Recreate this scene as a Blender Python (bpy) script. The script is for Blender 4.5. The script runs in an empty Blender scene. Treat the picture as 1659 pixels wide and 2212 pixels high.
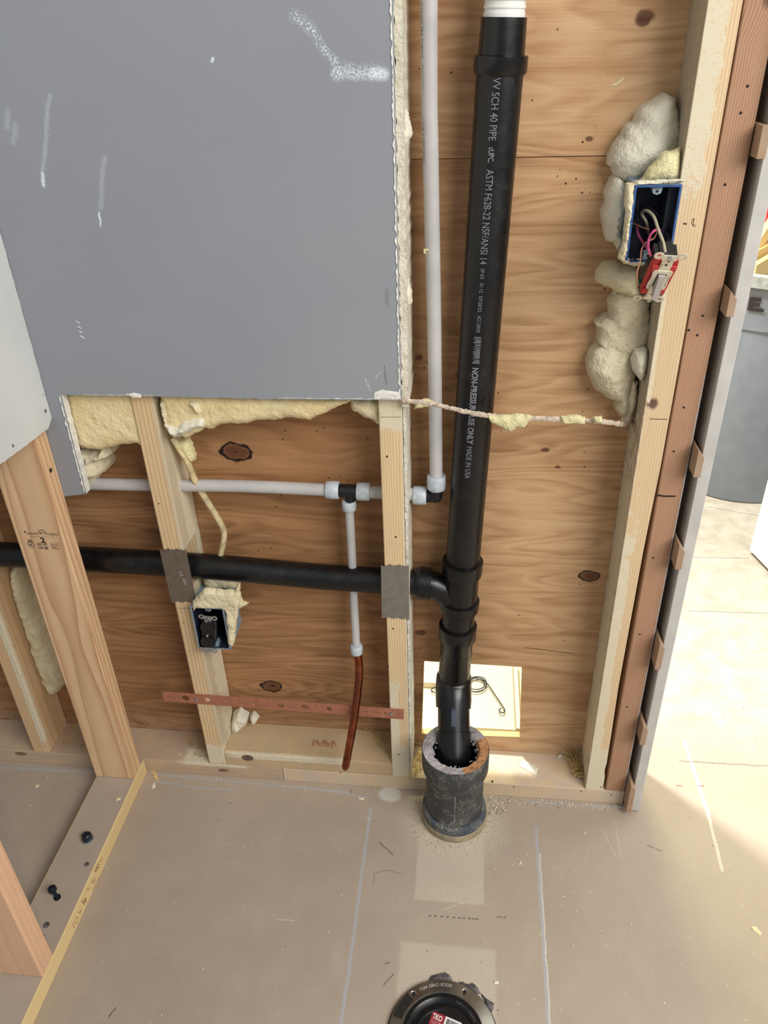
import bpy, bmesh, math, random
from mathutils import Vector, Matrix, noise as mnoise
from mathutils.geometry import delaunay_2d_cdt

random.seed(7)
PI = math.pi
SC = bpy.context.scene
COL = SC.collection

# ------------------------------------------------------------------ camera
# world: x right along the wall, y towards the wall, z up, floor z=0, metres
F_PX = 1699.83
PPX, PPY = 829.5, 1106.0
RX = (0.99362, 0.03081397, -0.10848865)
RY = (0.10840118, -0.52637828, 0.84331198)
RZ = (-0.03112028, -0.84969195, -0.52636026)
CAMP = Vector((0.0, 0.0, 1.4))
cam_d = bpy.data.cameras.new('camera'); cam = bpy.data.objects.new('camera', cam_d)
COL.objects.link(cam)
right = Vector((RX[0], RY[0], RZ[0])); down = Vector((RX[1], RY[1], RZ[1])); fwd = Vector((RX[2], RY[2], RZ[2]))
rot = Matrix((right, -down, -fwd)).transposed()
cam.matrix_world = Matrix.Translation(CAMP) @ rot.to_4x4()
cam_d.sensor_fit = 'HORIZONTAL'; cam_d.sensor_width = 36.0
cam_d.lens = 36.0 * F_PX / 1659.0
cam_d.clip_start = 0.02
SC.camera = cam

def A(px, py, ax, val):
    """world point of photo position (px,py) on the plane axis ax = val"""
    c = Vector((px - PPX, py - PPY, F_PX))
    d = Vector((Vector(RX).dot(c), Vector(RY).dot(c), Vector(RZ).dot(c)))
    return CAMP + d * ((val - CAMP[ax]) / d[ax])

# ------------------------------------------------------------------ light
w = bpy.data.worlds.new('world'); SC.world = w; w.use_nodes = True
bg = w.node_tree.nodes['Background']
bg.inputs[0].default_value = (0.86, 0.93, 1.0, 1); bg.inputs[1].default_value = 0.34

def area(name, loc, target, size, energy, color, sy=None):
    d = bpy.data.lights.new(name, 'AREA'); d.energy = energy; d.color = color
    d.shape = 'RECTANGLE'; d.size = size; d.size_y = sy or size
    o = bpy.data.objects.new(name, d); COL.objects.link(o); o.location = loc
    o.rotation_euler = (Vector(target) - Vector(loc)).to_track_quat('-Z', 'Y').to_euler()
    return o
area('ceiling_light', (1.75, -0.75, 2.45), (0.45, 0.9, 0.1), 2.0, 104, (1.0, 0.965, 0.91), 1.6)
area('work_light', (-0.30, 1.87, 2.40), (0.6, 1.5, 0.0), 0.16, 92, (0.97, 0.97, 1.0))
area('work_light', (0.22, 2.08, 2.40), (0.5, 1.4, 0.0), 0.26, 30, (1.0, 0.97, 0.48))
SC.view_settings.view_transform = 'Standard'; SC.view_settings.look = 'None'
SC.view_settings.gamma = 1.0; SC.view_settings.use_curve_mapping = False
SC.view_settings.exposure = 0.0

# ------------------------------------------------------------------ node helpers
def c3(r, g, b):
    f = lambda v: ((v / 255 + 0.055) / 1.055) ** 2.4 if v > 10 else v / 255 / 12.92
    return (f(r), f(g), f(b), 1.0)

class NG:
    def __init__(s, name, rough=0.6, metal=0.0, spec=0.4):
        s.m = bpy.data.materials.new(name); s.m.use_nodes = True
        s.t = s.m.node_tree; s.b = s.t.nodes['Principled BSDF']
        s.b.inputs['Roughness'].default_value = rough
        s.b.inputs['Metallic'].default_value = metal
        s.b.inputs['Specular IOR Level'].default_value = spec
    def n(s, ty, **kw):
        x = s.t.nodes.new(ty)
        for k, v in kw.items(): setattr(x, k, v)
        return x
    def put(s, sock, v):
        if hasattr(v, 'is_linked') or hasattr(v, 'links'): s.t.links.new(v, sock)
        else: sock.default_value = v
    def pos(s): return s.n('ShaderNodeNewGeometry').outputs['Position']
    def obj(s): return s.n('ShaderNodeTexCoord').outputs['Object']
    def math(s, op, a, b=None, c=None, clamp=False):
        x = s.n('ShaderNodeMath', operation=op, use_clamp=clamp); s.put(x.inputs[0], a)
        if b is not None: s.put(x.inputs[1], b)
        if c is not None: s.put(x.inputs[2], c)
        return x.outputs[0]
    def vm(s, op, a, b=None, scale=None):
        x = s.n('ShaderNodeVectorMath', operation=op); s.put(x.inputs[0], a)
        if b is not None: s.put(x.inputs[1], b)
        if scale is not None: s.put(x.inputs[3], scale)
        return x.outputs[1] if op in ('DOT_PRODUCT', 'LENGTH', 'DISTANCE') else x.outputs[0]
    def sep(s, v):
        x = s.n('ShaderNodeSeparateXYZ'); s.put(x.inputs[0], v); return x.outputs
    def comb(s, x, y, z):
        n = s.n('ShaderNodeCombineXYZ')
        for i, v in enumerate((x, y, z)): s.put(n.inputs[i], v)
        return n.outputs[0]
    def noise(s, vec, scale=5, detail=3, rough=0.55, dist=0.0):
        x = s.n('ShaderNodeTexNoise'); s.put(x.inputs['Vector'], vec)
        x.inputs['Scale'].default_value = scale; x.inputs['Detail'].default_value = detail
        x.inputs['Roughness'].default_value = rough; x.inputs['Distortion'].default_value = dist
        return x.outputs['Fac']
    def voro(s, vec, scale):
        x = s.n('ShaderNodeTexVoronoi'); s.put(x.inputs['Vector'], vec); x.inputs['Scale'].default_value = scale
        return x.outputs['Distance']
    def mr(s, v, a, b, c=0.0, d=1.0):
        x = s.n('ShaderNodeMapRange'); s.put(x.inputs[0], v)
        for i, q in enumerate((a, b, c, d)): x.inputs[i + 1].default_value = q
        return x.outputs[0]
    def mix(s, f, a, b):
        x = s.n('ShaderNodeMix', data_type='RGBA'); s.put(x.inputs[0], f); s.put(x.inputs[6], a); s.put(x.inputs[7], b)
        return x.outputs[2]
    def ramp(s, f, stops):
        x = s.n('ShaderNodeValToRGB'); s.put(x.inputs[0], f); e = x.color_ramp.elements
        while len(e) < len(stops): e.new(0.5)
        for i, (p, c) in enumerate(stops): e[i].position = p; e[i].color = c
        return x.outputs[0]
    def bump(s, h, strength=0.3, dist=0.001):
        x = s.n('ShaderNodeBump'); x.inputs['Strength'].default_value = strength; x.inputs['Distance'].default_value = dist
        s.put(x.inputs['Height'], h); s.t.links.new(x.outputs[0], s.b.inputs['Normal'])
    def color(s, v): s.put(s.b.inputs['Base Color'], v)
    def rgh(s, v): s.put(s.b.inputs['Roughness'], v)
    # mask: 1 on the segment a-b of width wd (2 of 3 axes kept by flat)
    def seg(s, P, a, b, wd, soft=0.5):
        a = Vector(a); b = Vector(b); d = b - a; L = max(d.length_squared, 1e-9)
        r = s.vm('SUBTRACT', P, tuple(a))
        t = s.math('MULTIPLY', s.vm('DOT_PRODUCT', r, tuple(d)), 1.0 / L, clamp=True)
        q = s.vm('LENGTH', s.vm('SUBTRACT', r, s.vm('SCALE', tuple(d), scale=t)))
        return s.mr(q, wd * soft, wd, 1.0, 0.0)
    def ell(s, P, c, rad, a=0.75, b=1.1):
        r = s.vm('SUBTRACT', P, tuple(c)); r = s.vm('MULTIPLY', r, tuple(0.0 if q == 0 else 1.0 / q for q in rad))
        return s.mr(s.vm('LENGTH', r), a, b, 1.0, 0.0)

def plain(name, col, rough=0.5, metal=0.0, var=0.06, scale=60, bump=0.0, spec=0.4, bscale=None):
    g = NG(name, rough, metal, spec); P = g.obj()
    n = g.noise(P, scale, 3)
    dk = tuple(v * (1 - var * 2.5) for v in col[:3]) + (1,); lt = tuple(min(1, v * (1 + var * 2.5)) for v in col[:3]) + (1,)
    g.color(g.mix(g.mr(n, 0.3, 0.7), dk, lt))
    if bump: g.bump(g.noise(P, bscale or scale * 4, 4), bump, 0.002)
    return g.m

def wood(name, light, dark, ax='z', pith=(0.02, -0.05), spacing=0.0035, tilt=0.0, wob=0.004, k=0.55,
         dust=0.15, dustcol=c3(178, 165, 150), residue=(), knots=(), rough=0.7, seed=0.0):
    """solid wood: growth rings round a pith line running along axis ax (object space)"""
    g = NG(name, rough); P = g.obj(); x, y, z = g.sep(P)
    if ax == 'z': u, v, l = x, y, z
    elif ax == 'x': u, v, l = z, y, x
    else: u, v, l = x, z, y
    ls = g.math('MULTIPLY', l, 0.12)
    Q = g.comb(u, v, g.math('ADD', ls, seed))
    n1 = g.math('SUBTRACT', g.noise(Q, 14, 2), 0.5)
    n2 = g.math('SUBTRACT', g.noise(Q, 60, 2), 0.5)
    du = g.math('SUBTRACT', u, g.math('ADD', pith[0], g.math('MULTIPLY', l, tilt)))
    dv = g.math('SUBTRACT', v, pith[1])
    r = g.math('SQRT', g.math('ADD', g.math('MULTIPLY', du, du), g.math('MULTIPLY', dv, dv)))
    r = g.math('ADD', r, g.math('MULTIPLY', n1, wob * 4))
    r = g.math('ADD', r, g.math('MULTIPLY', n2, wob * 0.5))
    for (kx, ky, kz, kr) in knots:
        dd = g.vm('LENGTH', g.vm('SUBTRACT', P, (kx, ky, kz)))
        r = g.math('ADD', r, g.mr(dd, 0, kr * 3.5, kr * 0.9, 0))
    fr = g.math('FRACT', g.math('DIVIDE', r, spacing))
    ring = g.math('POWER', fr, 2.2)
    ring = g.math('MULTIPLY', ring, g.mr(fr, 0.9, 1.0, 1.0, 0.0))
    fib = g.noise(g.comb(u, v, g.math('ADD', g.math('MULTIPLY', l, 0.02), seed)), 700, 2)
    f = g.math('ADD', g.math('MULTIPLY', ring, k), g.math('MULTIPLY', g.math('SUBTRACT', fib, 0.5), 0.35), clamp=True)
    c = g.mix(f, light, dark)
    big = g.noise(Q, 22, 3)
    c = g.mix(g.mr(big, 0.45, 0.75, 0, 0.35), c, tuple(q * 0.72 for q in light[:3]) + (1,))
    for (kx, ky, kz, kr) in knots:
        dd = g.vm('LENGTH', g.vm('SUBTRACT', P, (kx, ky, kz)))
        dd = g.math('ADD', dd, g.math('MULTIPLY', n2, kr * 1.2))
        c = g.mix(g.mr(dd, kr * 0.6, kr * 1.2, 0.9, 0), c, c3(70, 38, 26))
    W = g.pos()
    dn = g.noise(W, 26, 4, 0.65)
    c = g.mix(g.mr(dn, 0.5 - dust * 0.5, 0.95 - dust * 0.4, 0, min(1, dust * 2.2)), c, dustcol)
    hb = fr
    for rs in residue:
        lo, hi, amt = rs[:3]; rcol = rs[3] if len(rs) > 3 else c3(214, 204, 178)
        ctr = tuple((a + b) / 2 for a, b in zip(lo, hi)); rad = tuple(max((b - a) / 2, 1e-4) for a, b in zip(lo, hi))
        q = g.vm('MULTIPLY', g.vm('ABSOLUTE', g.vm('SUBTRACT', W, ctr)), tuple(1 / q for q in rad))
        a_, b_, c_ = g.sep(q); mx = g.math('MAXIMUM', g.math('MAXIMUM', a_, b_), c_)
        mx = g.math('ADD', mx, g.math('MULTIPLY', g.math('SUBTRACT', g.noise(W, 45, 5, 0.7), 0.5), 2.2 * (1.2 - amt)))
        m = g.mr(mx, 0.85, 1.0, 1, 0)
        m = g.math('MULTIPLY', m, g.mr(g.noise(W, 260, 3), 0.36, 0.44, 0.35, 1))
        c = g.mix(m, c, rcol)
        hb = g.math('ADD', hb, g.math('MULTIPLY', m, 2.0))
    g.color(c); g.bump(g.math('ADD', g.math('MULTIPLY', hb, 0.5), fib), 0.25, 0.0006)
    return g.m

# ------------------------------------------------------------------ mesh helpers
def mesh_from(bm, name, mats):
    me = bpy.data.meshes.new(name); bm.to_mesh(me); bm.free()
    for m in (mats if isinstance(mats, (list, tuple)) else [mats]): me.materials.append(m)
    return me
def tag(o, label=None, cat=None, group=None, kind=None):
    if label: o['label'] = label
    if cat: o['category'] = cat
    if group: o['group'] = group
    if kind: o['kind'] = kind
    return o
def obj(name, bm, mats, parent=None, smooth=False, origin=None):
    """links bm as one object; its origin is put at its own base centre (or origin)"""
    bmesh.ops.recalc_face_normals(bm, faces=bm.faces)
    if smooth:
        for f in bm.faces: f.smooth = True
    if origin is None:
        xs = [v.co.x for v in bm.verts]; ys = [v.co.y for v in bm.verts]; zs = [v.co.z for v in bm.verts]
        origin = Vector(((min(xs) + max(xs)) / 2, (min(ys) + max(ys)) / 2, min(zs)))
    origin = Vector(origin)
    bmesh.ops.translate(bm, verts=bm.verts, vec=-origin)
    me = mesh_from(bm, name, mats)
    if smooth:
        try: me.set_sharp_from_angle(angle=math.radians(42))
        except Exception: pass
    o = bpy.data.objects.new(name, me); COL.objects.link(o)
    if parent is not None:
        o.parent = parent; o.location = origin - parent['_w'] if False else origin - wpos(parent)
    else: o.location = origin
    return o
def wpos(o):
    p = Vector(o.location)
    while o.parent: o = o.parent; p = p + Vector(o.location)
    return p
def thing(name, label, cat, loc, group=None, kind=None):
    o = bpy.data.objects.new(name, None); COL.objects.link(o); o.location = loc; o.empty_display_size = 0.02
    return tag(o, label, cat, group, kind)
def box(bm, lo, hi, bev=0.0, M=None, mat=0):
    lo = Vector(lo); hi = Vector(hi); r = bmesh.ops.create_cube(bm, size=1)
    vs = r['verts']
    for v in vs: v.co = Vector((lo[i] + (v.co[i] + 0.5) * (hi[i] - lo[i]) for i in range(3)))
    fs = list({f for v in vs for f in v.link_faces})
    for f in fs: f.material_index = mat
    if bev:
        es = list({e for f in fs for e in f.edges})
        rr = bmesh.ops.bevel(bm, geom=es, offset=bev, segments=2, profile=0.5, affect='EDGES')
        vs = list({v for f in rr['faces'] for v in f.verts} | {v for v in vs if v.is_valid})
    if M is not None:
        for v in vs: v.co = M @ v.co
    return vs
def tube(bm, pts, rad, seg=20, caps=True, mat=0, flat=None):
    pts = [Vector(p) for p in pts]; n = len(pts)
    if not hasattr(rad, '__len__'): rad = [rad] * n
    t0 = (pts[1] - pts[0]).normalized(); up = Vector((0, 0, 1)) if abs(t0.z) < 0.9 else Vector((1, 0, 0))
    nrm = (up - t0 * up.dot(t0)).normalized(); rings = []
    for i, p in enumerate(pts):
        if i == 0: t = t0
        elif i == n - 1: t = (pts[-1] - pts[-2])
        else: t = (pts[i + 1] - pts[i - 1])
        if t.length < 1e-7: t = t0
        t = t.normalized(); nrm = (nrm - t * nrm.dot(t)); nrm.normalize(); b = t.cross(nrm); t0 = t
        ring = []
        for k in range(seg):
            a = 2 * PI * k / seg; fa, fb = (flat if flat else (1, 1))
            ring.append(bm.verts.new(p + (nrm * math.cos(a) * fa + b * math.sin(a) * fb) * rad[i]))
        rings.append(ring)
    for i in range(n - 1):
        for k in range(seg):
            f = bm.faces.new((rings[i][k], rings[i][(k + 1) % seg], rings[i + 1][(k + 1) % seg], rings[i + 1][k])); f.material_index = mat
    if caps:
        for r_, rev in ((rings[0], True), (rings[-1], False)):
            f = bm.faces.new(list(reversed(r_)) if rev else r_); f.material_index = mat
    return rings
def smooth_path(pts, n=8):
    P = [Vector(p) for p in pts]; out = []
    for i in range(len(P) - 1):
        p0 = P[max(i - 1, 0)]; p1 = P[i]; p2 = P[i + 1]; p3 = P[min(i + 2, len(P) - 1)]
        for k in range(n):
            t = k / n
            out.append(0.5 * ((2 * p1) + (-p0 + p2) * t + (2 * p0 - 5 * p1 + 4 * p2 - p3) * t * t + (-p0 + 3 * p1 - 3 * p2 + p3) * t ** 3))
    out.append(P[-1]); return out
def lathe(bm, prof, c, seg=48, mat=0, closed=False):
    """prof: list of (r,z) about the vertical through c"""
    c = Vector(c); rings = []
    for r, z in prof:
        rings.append([bm.verts.new(c + Vector((r * math.cos(2 * PI * k / seg), r * math.sin(2 * PI * k / seg), z))) for k in range(seg)])
    m = len(rings); rng = range(m if closed else m - 1)
    for i in rng:
        a, b = rings[i], rings[(i + 1) % m]
        for k in range(seg):
            f = bm.faces.new((a[k], a[(k + 1) % seg], b[(k + 1) % seg], b[k])); f.material_index = mat
    return rings
def prism(bm, poly, lo, hi, ax=1, mat_side=0, mat_face=0, jit=0.0, step=None, seed=0):
    """polygon in the two axes other than ax, extruded from lo to hi"""
    P = [Vector(p) for p in poly]
    if step:
        Q = []
        for i, p in enumerate(P):
            q = P[(i + 1) % len(P)]; m = max(1, int((q - p).length / step))
            for k in range(m):
                r = p.lerp(q, k / m)
                if jit: r = r + Vector((mnoise.noise(Vector((r.x * 90 + seed, r.y * 90, 0))), mnoise.noise(Vector((r.x * 90, r.y * 90, 9 + seed))))) * jit
                Q.append(r)
        P = Q
    def mk(p, h):
        return (h, p[0], p[1]) if ax == 0 else ((p[0], h, p[1]) if ax == 1 else (p[0], p[1], h))
    a = [bm.verts.new(mk(p, lo)) for p in P]; b = [bm.verts.new(mk(p, hi)) for p in P]
    f1 = bm.faces.new(a); f2 = bm.faces.new(list(reversed(b))); f1.material_index = f2.material_index = mat_face
    for i in range(len(P)):
        j = (i + 1) % len(P); f = bm.faces.new((a[i], b[i], b[j], a[j])); f.material_index = mat_side
    return bm
def blob(poly, back, thick, edge, ax=1, sign=-1, step=0.005, amp=0.004, freq=28, jit=0.003, lip=0.25, seed=0.0, dens=None, flatf=0.0):
    """foam-like lump: closed polygon (two axes other than ax) standing on plane back, bulging by thick"""
    P = [Vector(p[:2]) for p in poly]; Q = []
    for i, p in enumerate(P):
        q = P[(i + 1) % len(P)]; m = max(1, int((q - p).length / step))
        for k in range(m):
            r = p.lerp(q, k / m)
            n1 = mnoise.noise(Vector((r.x * 70 + seed, r.y * 70, 3))); n2 = mnoise.noise(Vector((r.x * 70, r.y * 70 + seed, 7)))
            n3 = mnoise.noise(Vector((r.x * 260 + seed, r.y * 260, 3))); n4 = mnoise.noise(Vector((r.x * 260, r.y * 260 + seed, 7)))
            Q.append(r + Vector((n1 + 0.6 * n3, n2 + 0.6 * n4)) * jit)
    nb = len(Q)
    x0 = min(q.x for q in Q); x1 = max(q.x for q in Q); y0 = min(q.y for q in Q); y1 = max(q.y for q in Q)
    V = list(Q); yy = y0; row = 0
    while yy <= y1:
        xx = x0 + (step / 2 if row % 2 else 0)
        while xx <= x1:
            V.append(Vector((xx + random.uniform(-.2, .2) * step, yy + random.uniform(-.2, .2) * step))); xx += step
        yy += step; row += 1
    res = delaunay_2d_cdt(V, [(i, (i + 1) % nb) for i in range(nb)], [list(range(nb))], 1, 1e-6)
    vo, eo, fo = res[0], res[1], res[2]
    def dist(p):
        best = 1e9
        for i in range(nb):
            a = Q[i]; d = Q[(i + 1) % nb] - a; L = d.length_squared
            t = 0 if L == 0 else max(0, min(1, (p - a).dot(d) / L))
            best = min(best, (p - a - d * t).length)
        return best
    bm = bmesh.new()
    def mk(p, h): return (h, p[0], p[1]) if ax == 0 else ((p[0], h, p[1]) if ax == 1 else (p[0], p[1], h))
    fv = []; bv = []
    for p in vo:
        d = dist(p); t = min(1, d / edge); pr = math.sqrt(max(0, 1 - (1 - t) ** 2)); pr = lip + (1 - lip) * pr
        nn = mnoise.noise(Vector((p[0] * freq, p[1] * freq, seed))) + 0.5 * mnoise.noise(Vector((p[0] * freq * 2.7, p[1] * freq * 2.7, seed + 5)))
        nn += 0.35 * mnoise.noise(Vector((p[0] * freq * 7, p[1] * freq * 7, seed + 9)))
        h = thick * pr + amp * nn * (0.4 + 0.6 * t)
        if flatf: h = min(h, thick * flatf)
        if dens: h = dens(p, h)
        h = max(h, 0.0006)
        fv.append(bm.verts.new(mk(p, back + sign * h))); bv.append(bm.verts.new(mk(p, back)))
    cnt = {}
    for f in fo:
        for i in range(len(f)):
            a, b = f[i], f[(i + 1) % len(f)]; cnt[(min(a, b), max(a, b))] = cnt.get((min(a, b), max(a, b)), 0) + 1
    for f in fo:
        try:
            bm.faces.new([fv[i] for i in f]); bm.faces.new([bv[i] for i in reversed(f)])
        except ValueError: pass
    for (a, b), k in cnt.items():
        if k == 1:
            try: bm.faces.new((fv[a], fv[b], bv[b], bv[a]))
            except ValueError: pass
    for v in [v for v in bm.verts if not v.link_faces]: bm.verts.remove(v)
    return bm
def apoly(pts, ax, val):
    out = []
    for p in pts:
        q = A(p[0], p[1], ax, val); q = [q[i] for i in range(3) if i != ax]; out.append(Vector(q))
    return out
def text_bm(s, h, width=None, bold=0.0, M=None, fn=None, align='LEFT', shear=0.0):
    cu = bpy.data.curves.new('t', 'FONT'); cu.body = s; cu.size = 1.0; cu.offset = bold; cu.shear = shear
    cu.resolution_u = 3
    o = bpy.data.objects.new('t', cu); COL.objects.link(o)
    dg = bpy.context.evaluated_depsgraph_get(); me = bpy.data.meshes.new_from_object(o.evaluated_get(dg))
    bm = bmesh.new(); bm.from_mesh(me)
    bpy.data.objects.remove(o); bpy.data.curves.remove(cu); bpy.data.meshes.remove(me)
    x0 = min(v.co.x for v in bm.verts); x1 = max(v.co.x for v in bm.verts)
    sy = h / 0.7; sx = sy if width is None else width / (x1 - x0)
    bmesh.ops.triangulate(bm, faces=bm.faces)
    if fn is not None:
        lim = 0.002
        for _ in range(2):
            es = [e for e in bm.edges if abs(e.verts[0].co.y - e.verts[1].co.y) * sy > lim]
            if es: bmesh.ops.subdivide_edges(bm, edges=es, cuts=1)
    for v in bm.verts:
        v.co = Vector(((v.co.x - x0) * sx, v.co.y * sy, 0))
        if fn: v.co = fn(v.co)
        elif M is not None: v.co = M @ v.co
    return bm
def join(bms):
    out = bmesh.new()
    for b in bms:
        me = bpy.data.meshes.new('j'); b.to_mesh(me); b.free(); out.from_mesh(me); bpy.data.meshes.remove(me)
    return out
def plane_bm(pts):
    bm = bmesh.new(); bm.faces.new([bm.verts.new(p) for p in pts]); return bm
def ribbon(bm, pts, wd, nrm, mat=0):
    """flat ink stroke along pts lying in the surface with normal nrm"""
    pts = [Vector(p) for p in pts]; nrm = Vector(nrm); L = []; R_ = []
    for i, p in enumerate(pts):
        d = (pts[min(i + 1, len(pts) - 1)] - pts[max(i - 1, 0)]).normalized(); s = d.cross(nrm).normalized() * wd / 2
        L.append(bm.verts.new(p + s)); R_.append(bm.verts.new(p - s))
    for i in range(len(pts) - 1):
        f = bm.faces.new((L[i], L[i + 1], R_[i + 1], R_[i])); f.material_index = mat
def frame(o, x, y):
    """matrix with origin o, x axis and y axis given (z = x cross y)"""
    x = Vector(x).normalized(); y = Vector(y); y = (y - x * x.dot(y)).normalized(); z = x.cross(y)
    M = Matrix((x, y, z)).transposed().to_4x4(); return Matrix.Translation(Vector(o)) @ M

FW = 1.120      # front of the studs
PLY = 1.209     # front of the plywood
DW = 1.104      # front of the grey drywall
# ------------------------------------------------------------------ materials
def mat_floor():
    g = NG('floor_coating', 0.55, 0, 0.3); P = g.pos(); x, y, z = g.sep(P)
    n = g.noise(P, 2.2, 5, 0.6); n2 = g.noise(P, 18, 5, 0.65); n3 = g.noise(P, 160, 3)
    c = g.mix(g.mr(n, 0.3, 0.7), c3(162, 147, 132), c3(179, 164, 147))
    c = g.mix(g.mr(n2, 0.5, 0.8, 0, 0.35), c, c3(186, 170, 150))
    # bare concrete beyond the wall
    wob = g.math('ADD', y, g.math('MULTIPLY', g.math('SUBTRACT', g.noise(P, 9, 4), 0.5), 0.10))
    far = g.mr(wob, 1.22, 1.42)
    cc = g.mix(g.mr(n2, 0.35, 0.65), c3(166, 156, 143), c3(186, 178, 165))
    sc = g.noise(g.comb(g.math('ADD', x, g.math('MULTIPLY', y, 0.5)), g.math('MULTIPLY', y, 4), 0), 12, 5, 0.7)
    cc = g.mix(g.mr(sc, 0.60, 0.70, 0, 0.35), cc, c3(214, 210, 200))
    c = g.mix(far, c, cc)
    ink = c3(60, 52, 46); chalk = c3(168, 176, 186); wht = c3(232, 228, 220)
    def fl(px, py): q = A(px, py, 2, 0.0); return (q.x, q.y, 0)
    wn = g.noise(P, 220, 4, 0.7)
    Pn = g.vm('ADD', P, g.vm('SCALE', g.vm('SUBTRACT', g.comb(g.noise(P, 40, 3), g.noise(g.vm('ADD', P, (3, 3, 3)), 40, 3), 0), (0.5, 0.5, 0)), scale=0.006))
    def line(p0, p1, wd, col, amt, rag=True):
        nonlocal c
        m = g.seg(Pn if rag else P, fl(*p0), fl(*p1), wd, 0.4)
        m = g.math('MULTIPLY', m, g.math('MULTIPLY', g.mr(wn, 0.35, 0.6, 0.45, 1.0), amt) if rag else amt)
        c = g.mix(m, c, col)
    # sanded squares in front of the sleeve and round the flange
    for (cx, cy, rx, ry, a) in ((-0.017, 0.945, 0.066, 0.075, 0.5), (-0.015, 0.70, 0.085, 0.09, 0.42)):
        q = g.vm('MULTIPLY', g.vm('ABSOLUTE', g.vm('SUBTRACT', Pn, (cx, cy, 0))), (1 / rx, 1 / ry, 0)); a_, b_, _ = g.sep(q)
        m = g.mr(g.math('MAXIMUM', a_, b_), 0.95, 1.02, a, 0)
        m = g.math('MULTIPLY', m, g.mr(wn, 0.3, 0.65, 0.4, 1.0)); c = g.mix(m, c, c3(214, 204, 186))
    ring = g.vm('LENGTH', g.vm('SUBTRACT', Pn, (-0.012, 1.05, 0)))
    m = g.math('MULTIPLY', g.mr(ring, 0.075, 0.125, 0.8, 0), g.mr(n3, 0.35, 0.55, 0.2, 1)); c = g.mix(m, c, c3(196, 184, 164))
    # chalk lines
    line((801, 1748), (735, 2230), 0.0042, chalk, 0.8)
    line((1158, 1788), (1186, 2230), 0.0040, chalk, 0.75)
    line((1166, 1845), (1190, 2230), 0.0018, wht, 0.6)
    line((330, 1672), (760, 1712), 0.003, chalk, 0.6); line((0, 1658), (215, 1668), 0.005, chalk, 0.5)
    line((335, 1688), (400, 1697), 0.003, chalk, 0.8); line((400, 1699), (505, 1707), 0.003, chalk, 0.7)
    line((640, 1698), (800, 1722), 0.0022, chalk, 0.6)
    line((1140, 1732), (1345, 1745), 0.0035, chalk, 0.7)
    line((1478, 1600), (1530, 1760), 0.0045, wht, 0.8); line((1530, 1760), (1560, 1880), 0.004, wht, 0.6)
    # pale patch of compound beside the centre stud
    e = g.ell(Pn, fl(842, 1716), (0.028, 0.022, 0.02), 0.7, 1.0); c = g.mix(g.math('MULTIPLY', e, 0.75), c, c3(212, 210, 204))
    e = g.ell(Pn, fl(836, 1695), (0.034, 0.010, 0.02), 0.7, 1.0); c = g.mix(g.math('MULTIPLY', e, 0.6), c, c3(212, 210, 204))
    # ink and scuffs
    for a, b, wd in (((820, 1820), (848, 1846), 0.0016), ((808, 1888), (832, 1880), 0.0008), ((806, 1912), (808, 1888), 0.0008),
                     ((832, 1880), (866, 1886), 0.0008), ((829, 2128), (850, 2104), 0.0014), ((832, 2081), (840, 2078), 0.0012),
                     ((1377, 2000), (1377, 2000), 0.001), ((757, 1705), (759, 1713), 0.0012), ((1205, 1736), (1206, 1746), 0.0014),
                     ((1398, 1826), (1430, 1838), 0.0012), ((235, 2195), (250, 2178), 0.0018), ((1075, 1980), (1092, 1984), 0.0008)):
        line(a, b, wd, ink, 0.85)
    xs = [927, 939, 952, 965, 978, 990, 1000, 1012, 1021, 1028]
    for i, q in enumerate(xs):
        t = (q - 927) / 101; line((q, 1978 + t * 7), (q + 4, 1978.4 + t * 7), 0.0011, c3(30, 28, 30), 1.0, False)
    for q in (1074, 1082, 1091): line((q, 1981), (q + 0.5, 1981), 0.0014, c3(30, 28, 30), 1.0, False)
    line((1461, 1697), (1473, 1698), 0.0016, c3(190, 60, 70), 0.9, False); line((1509, 1697.5), (1520, 1698), 0.0016, c3(190, 60, 70), 0.9, False)
    line((440, 2212), (300, 1900), 0.0009, c3(190, 178, 160), 0.25); line((960, 1965), (1000, 1950), 0.0010, wht, 0.5)
    line((600, 1985), (635, 1990), 0.0012, wht, 0.6); line((1330, 1790), (1345, 1860), 0.0008, wht, 0.4); line((1300, 1790), (1330, 1850), 0.0008, wht, 0.35)
    # cracks and other dark lines across the concrete slab
    for a, b in (((1490, 1320), (1659, 1325)), ((1500, 1204), (1618, 1206)), ((1468, 1644), (1659, 1655)), ((1530, 1095), (1659, 1118))):
        line(a, b, 0.0022, c3(96, 88, 78), 0.85)
    sp = g.voro(P, 75); m = g.mr(sp, 0.10, 0.16, 1, 0); m = g.math('MULTIPLY', m, g.mr(n2, 0.5, 0.6)); c = g.mix(g.math('MULTIPLY', m, 0.35), c, c3(200, 188, 168))
    sp = g.voro(g.vm('ADD', P, (7, 2, 0)), 38); m = g.mr(sp, 0.05, 0.08, 1, 0); m = g.math('MULTIPLY', m, g.mr(n, 0.5, 0.6)); c = g.mix(g.math('MULTIPLY', m, 0.6), c, c3(60, 54, 48))
    g.color(c); g.rgh(g.mr(n2, 0.3, 0.7, 0.42, 0.62)); g.bump(g.math('ADD', n3, n2), 0.12, 0.001)
    return g.m

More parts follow.
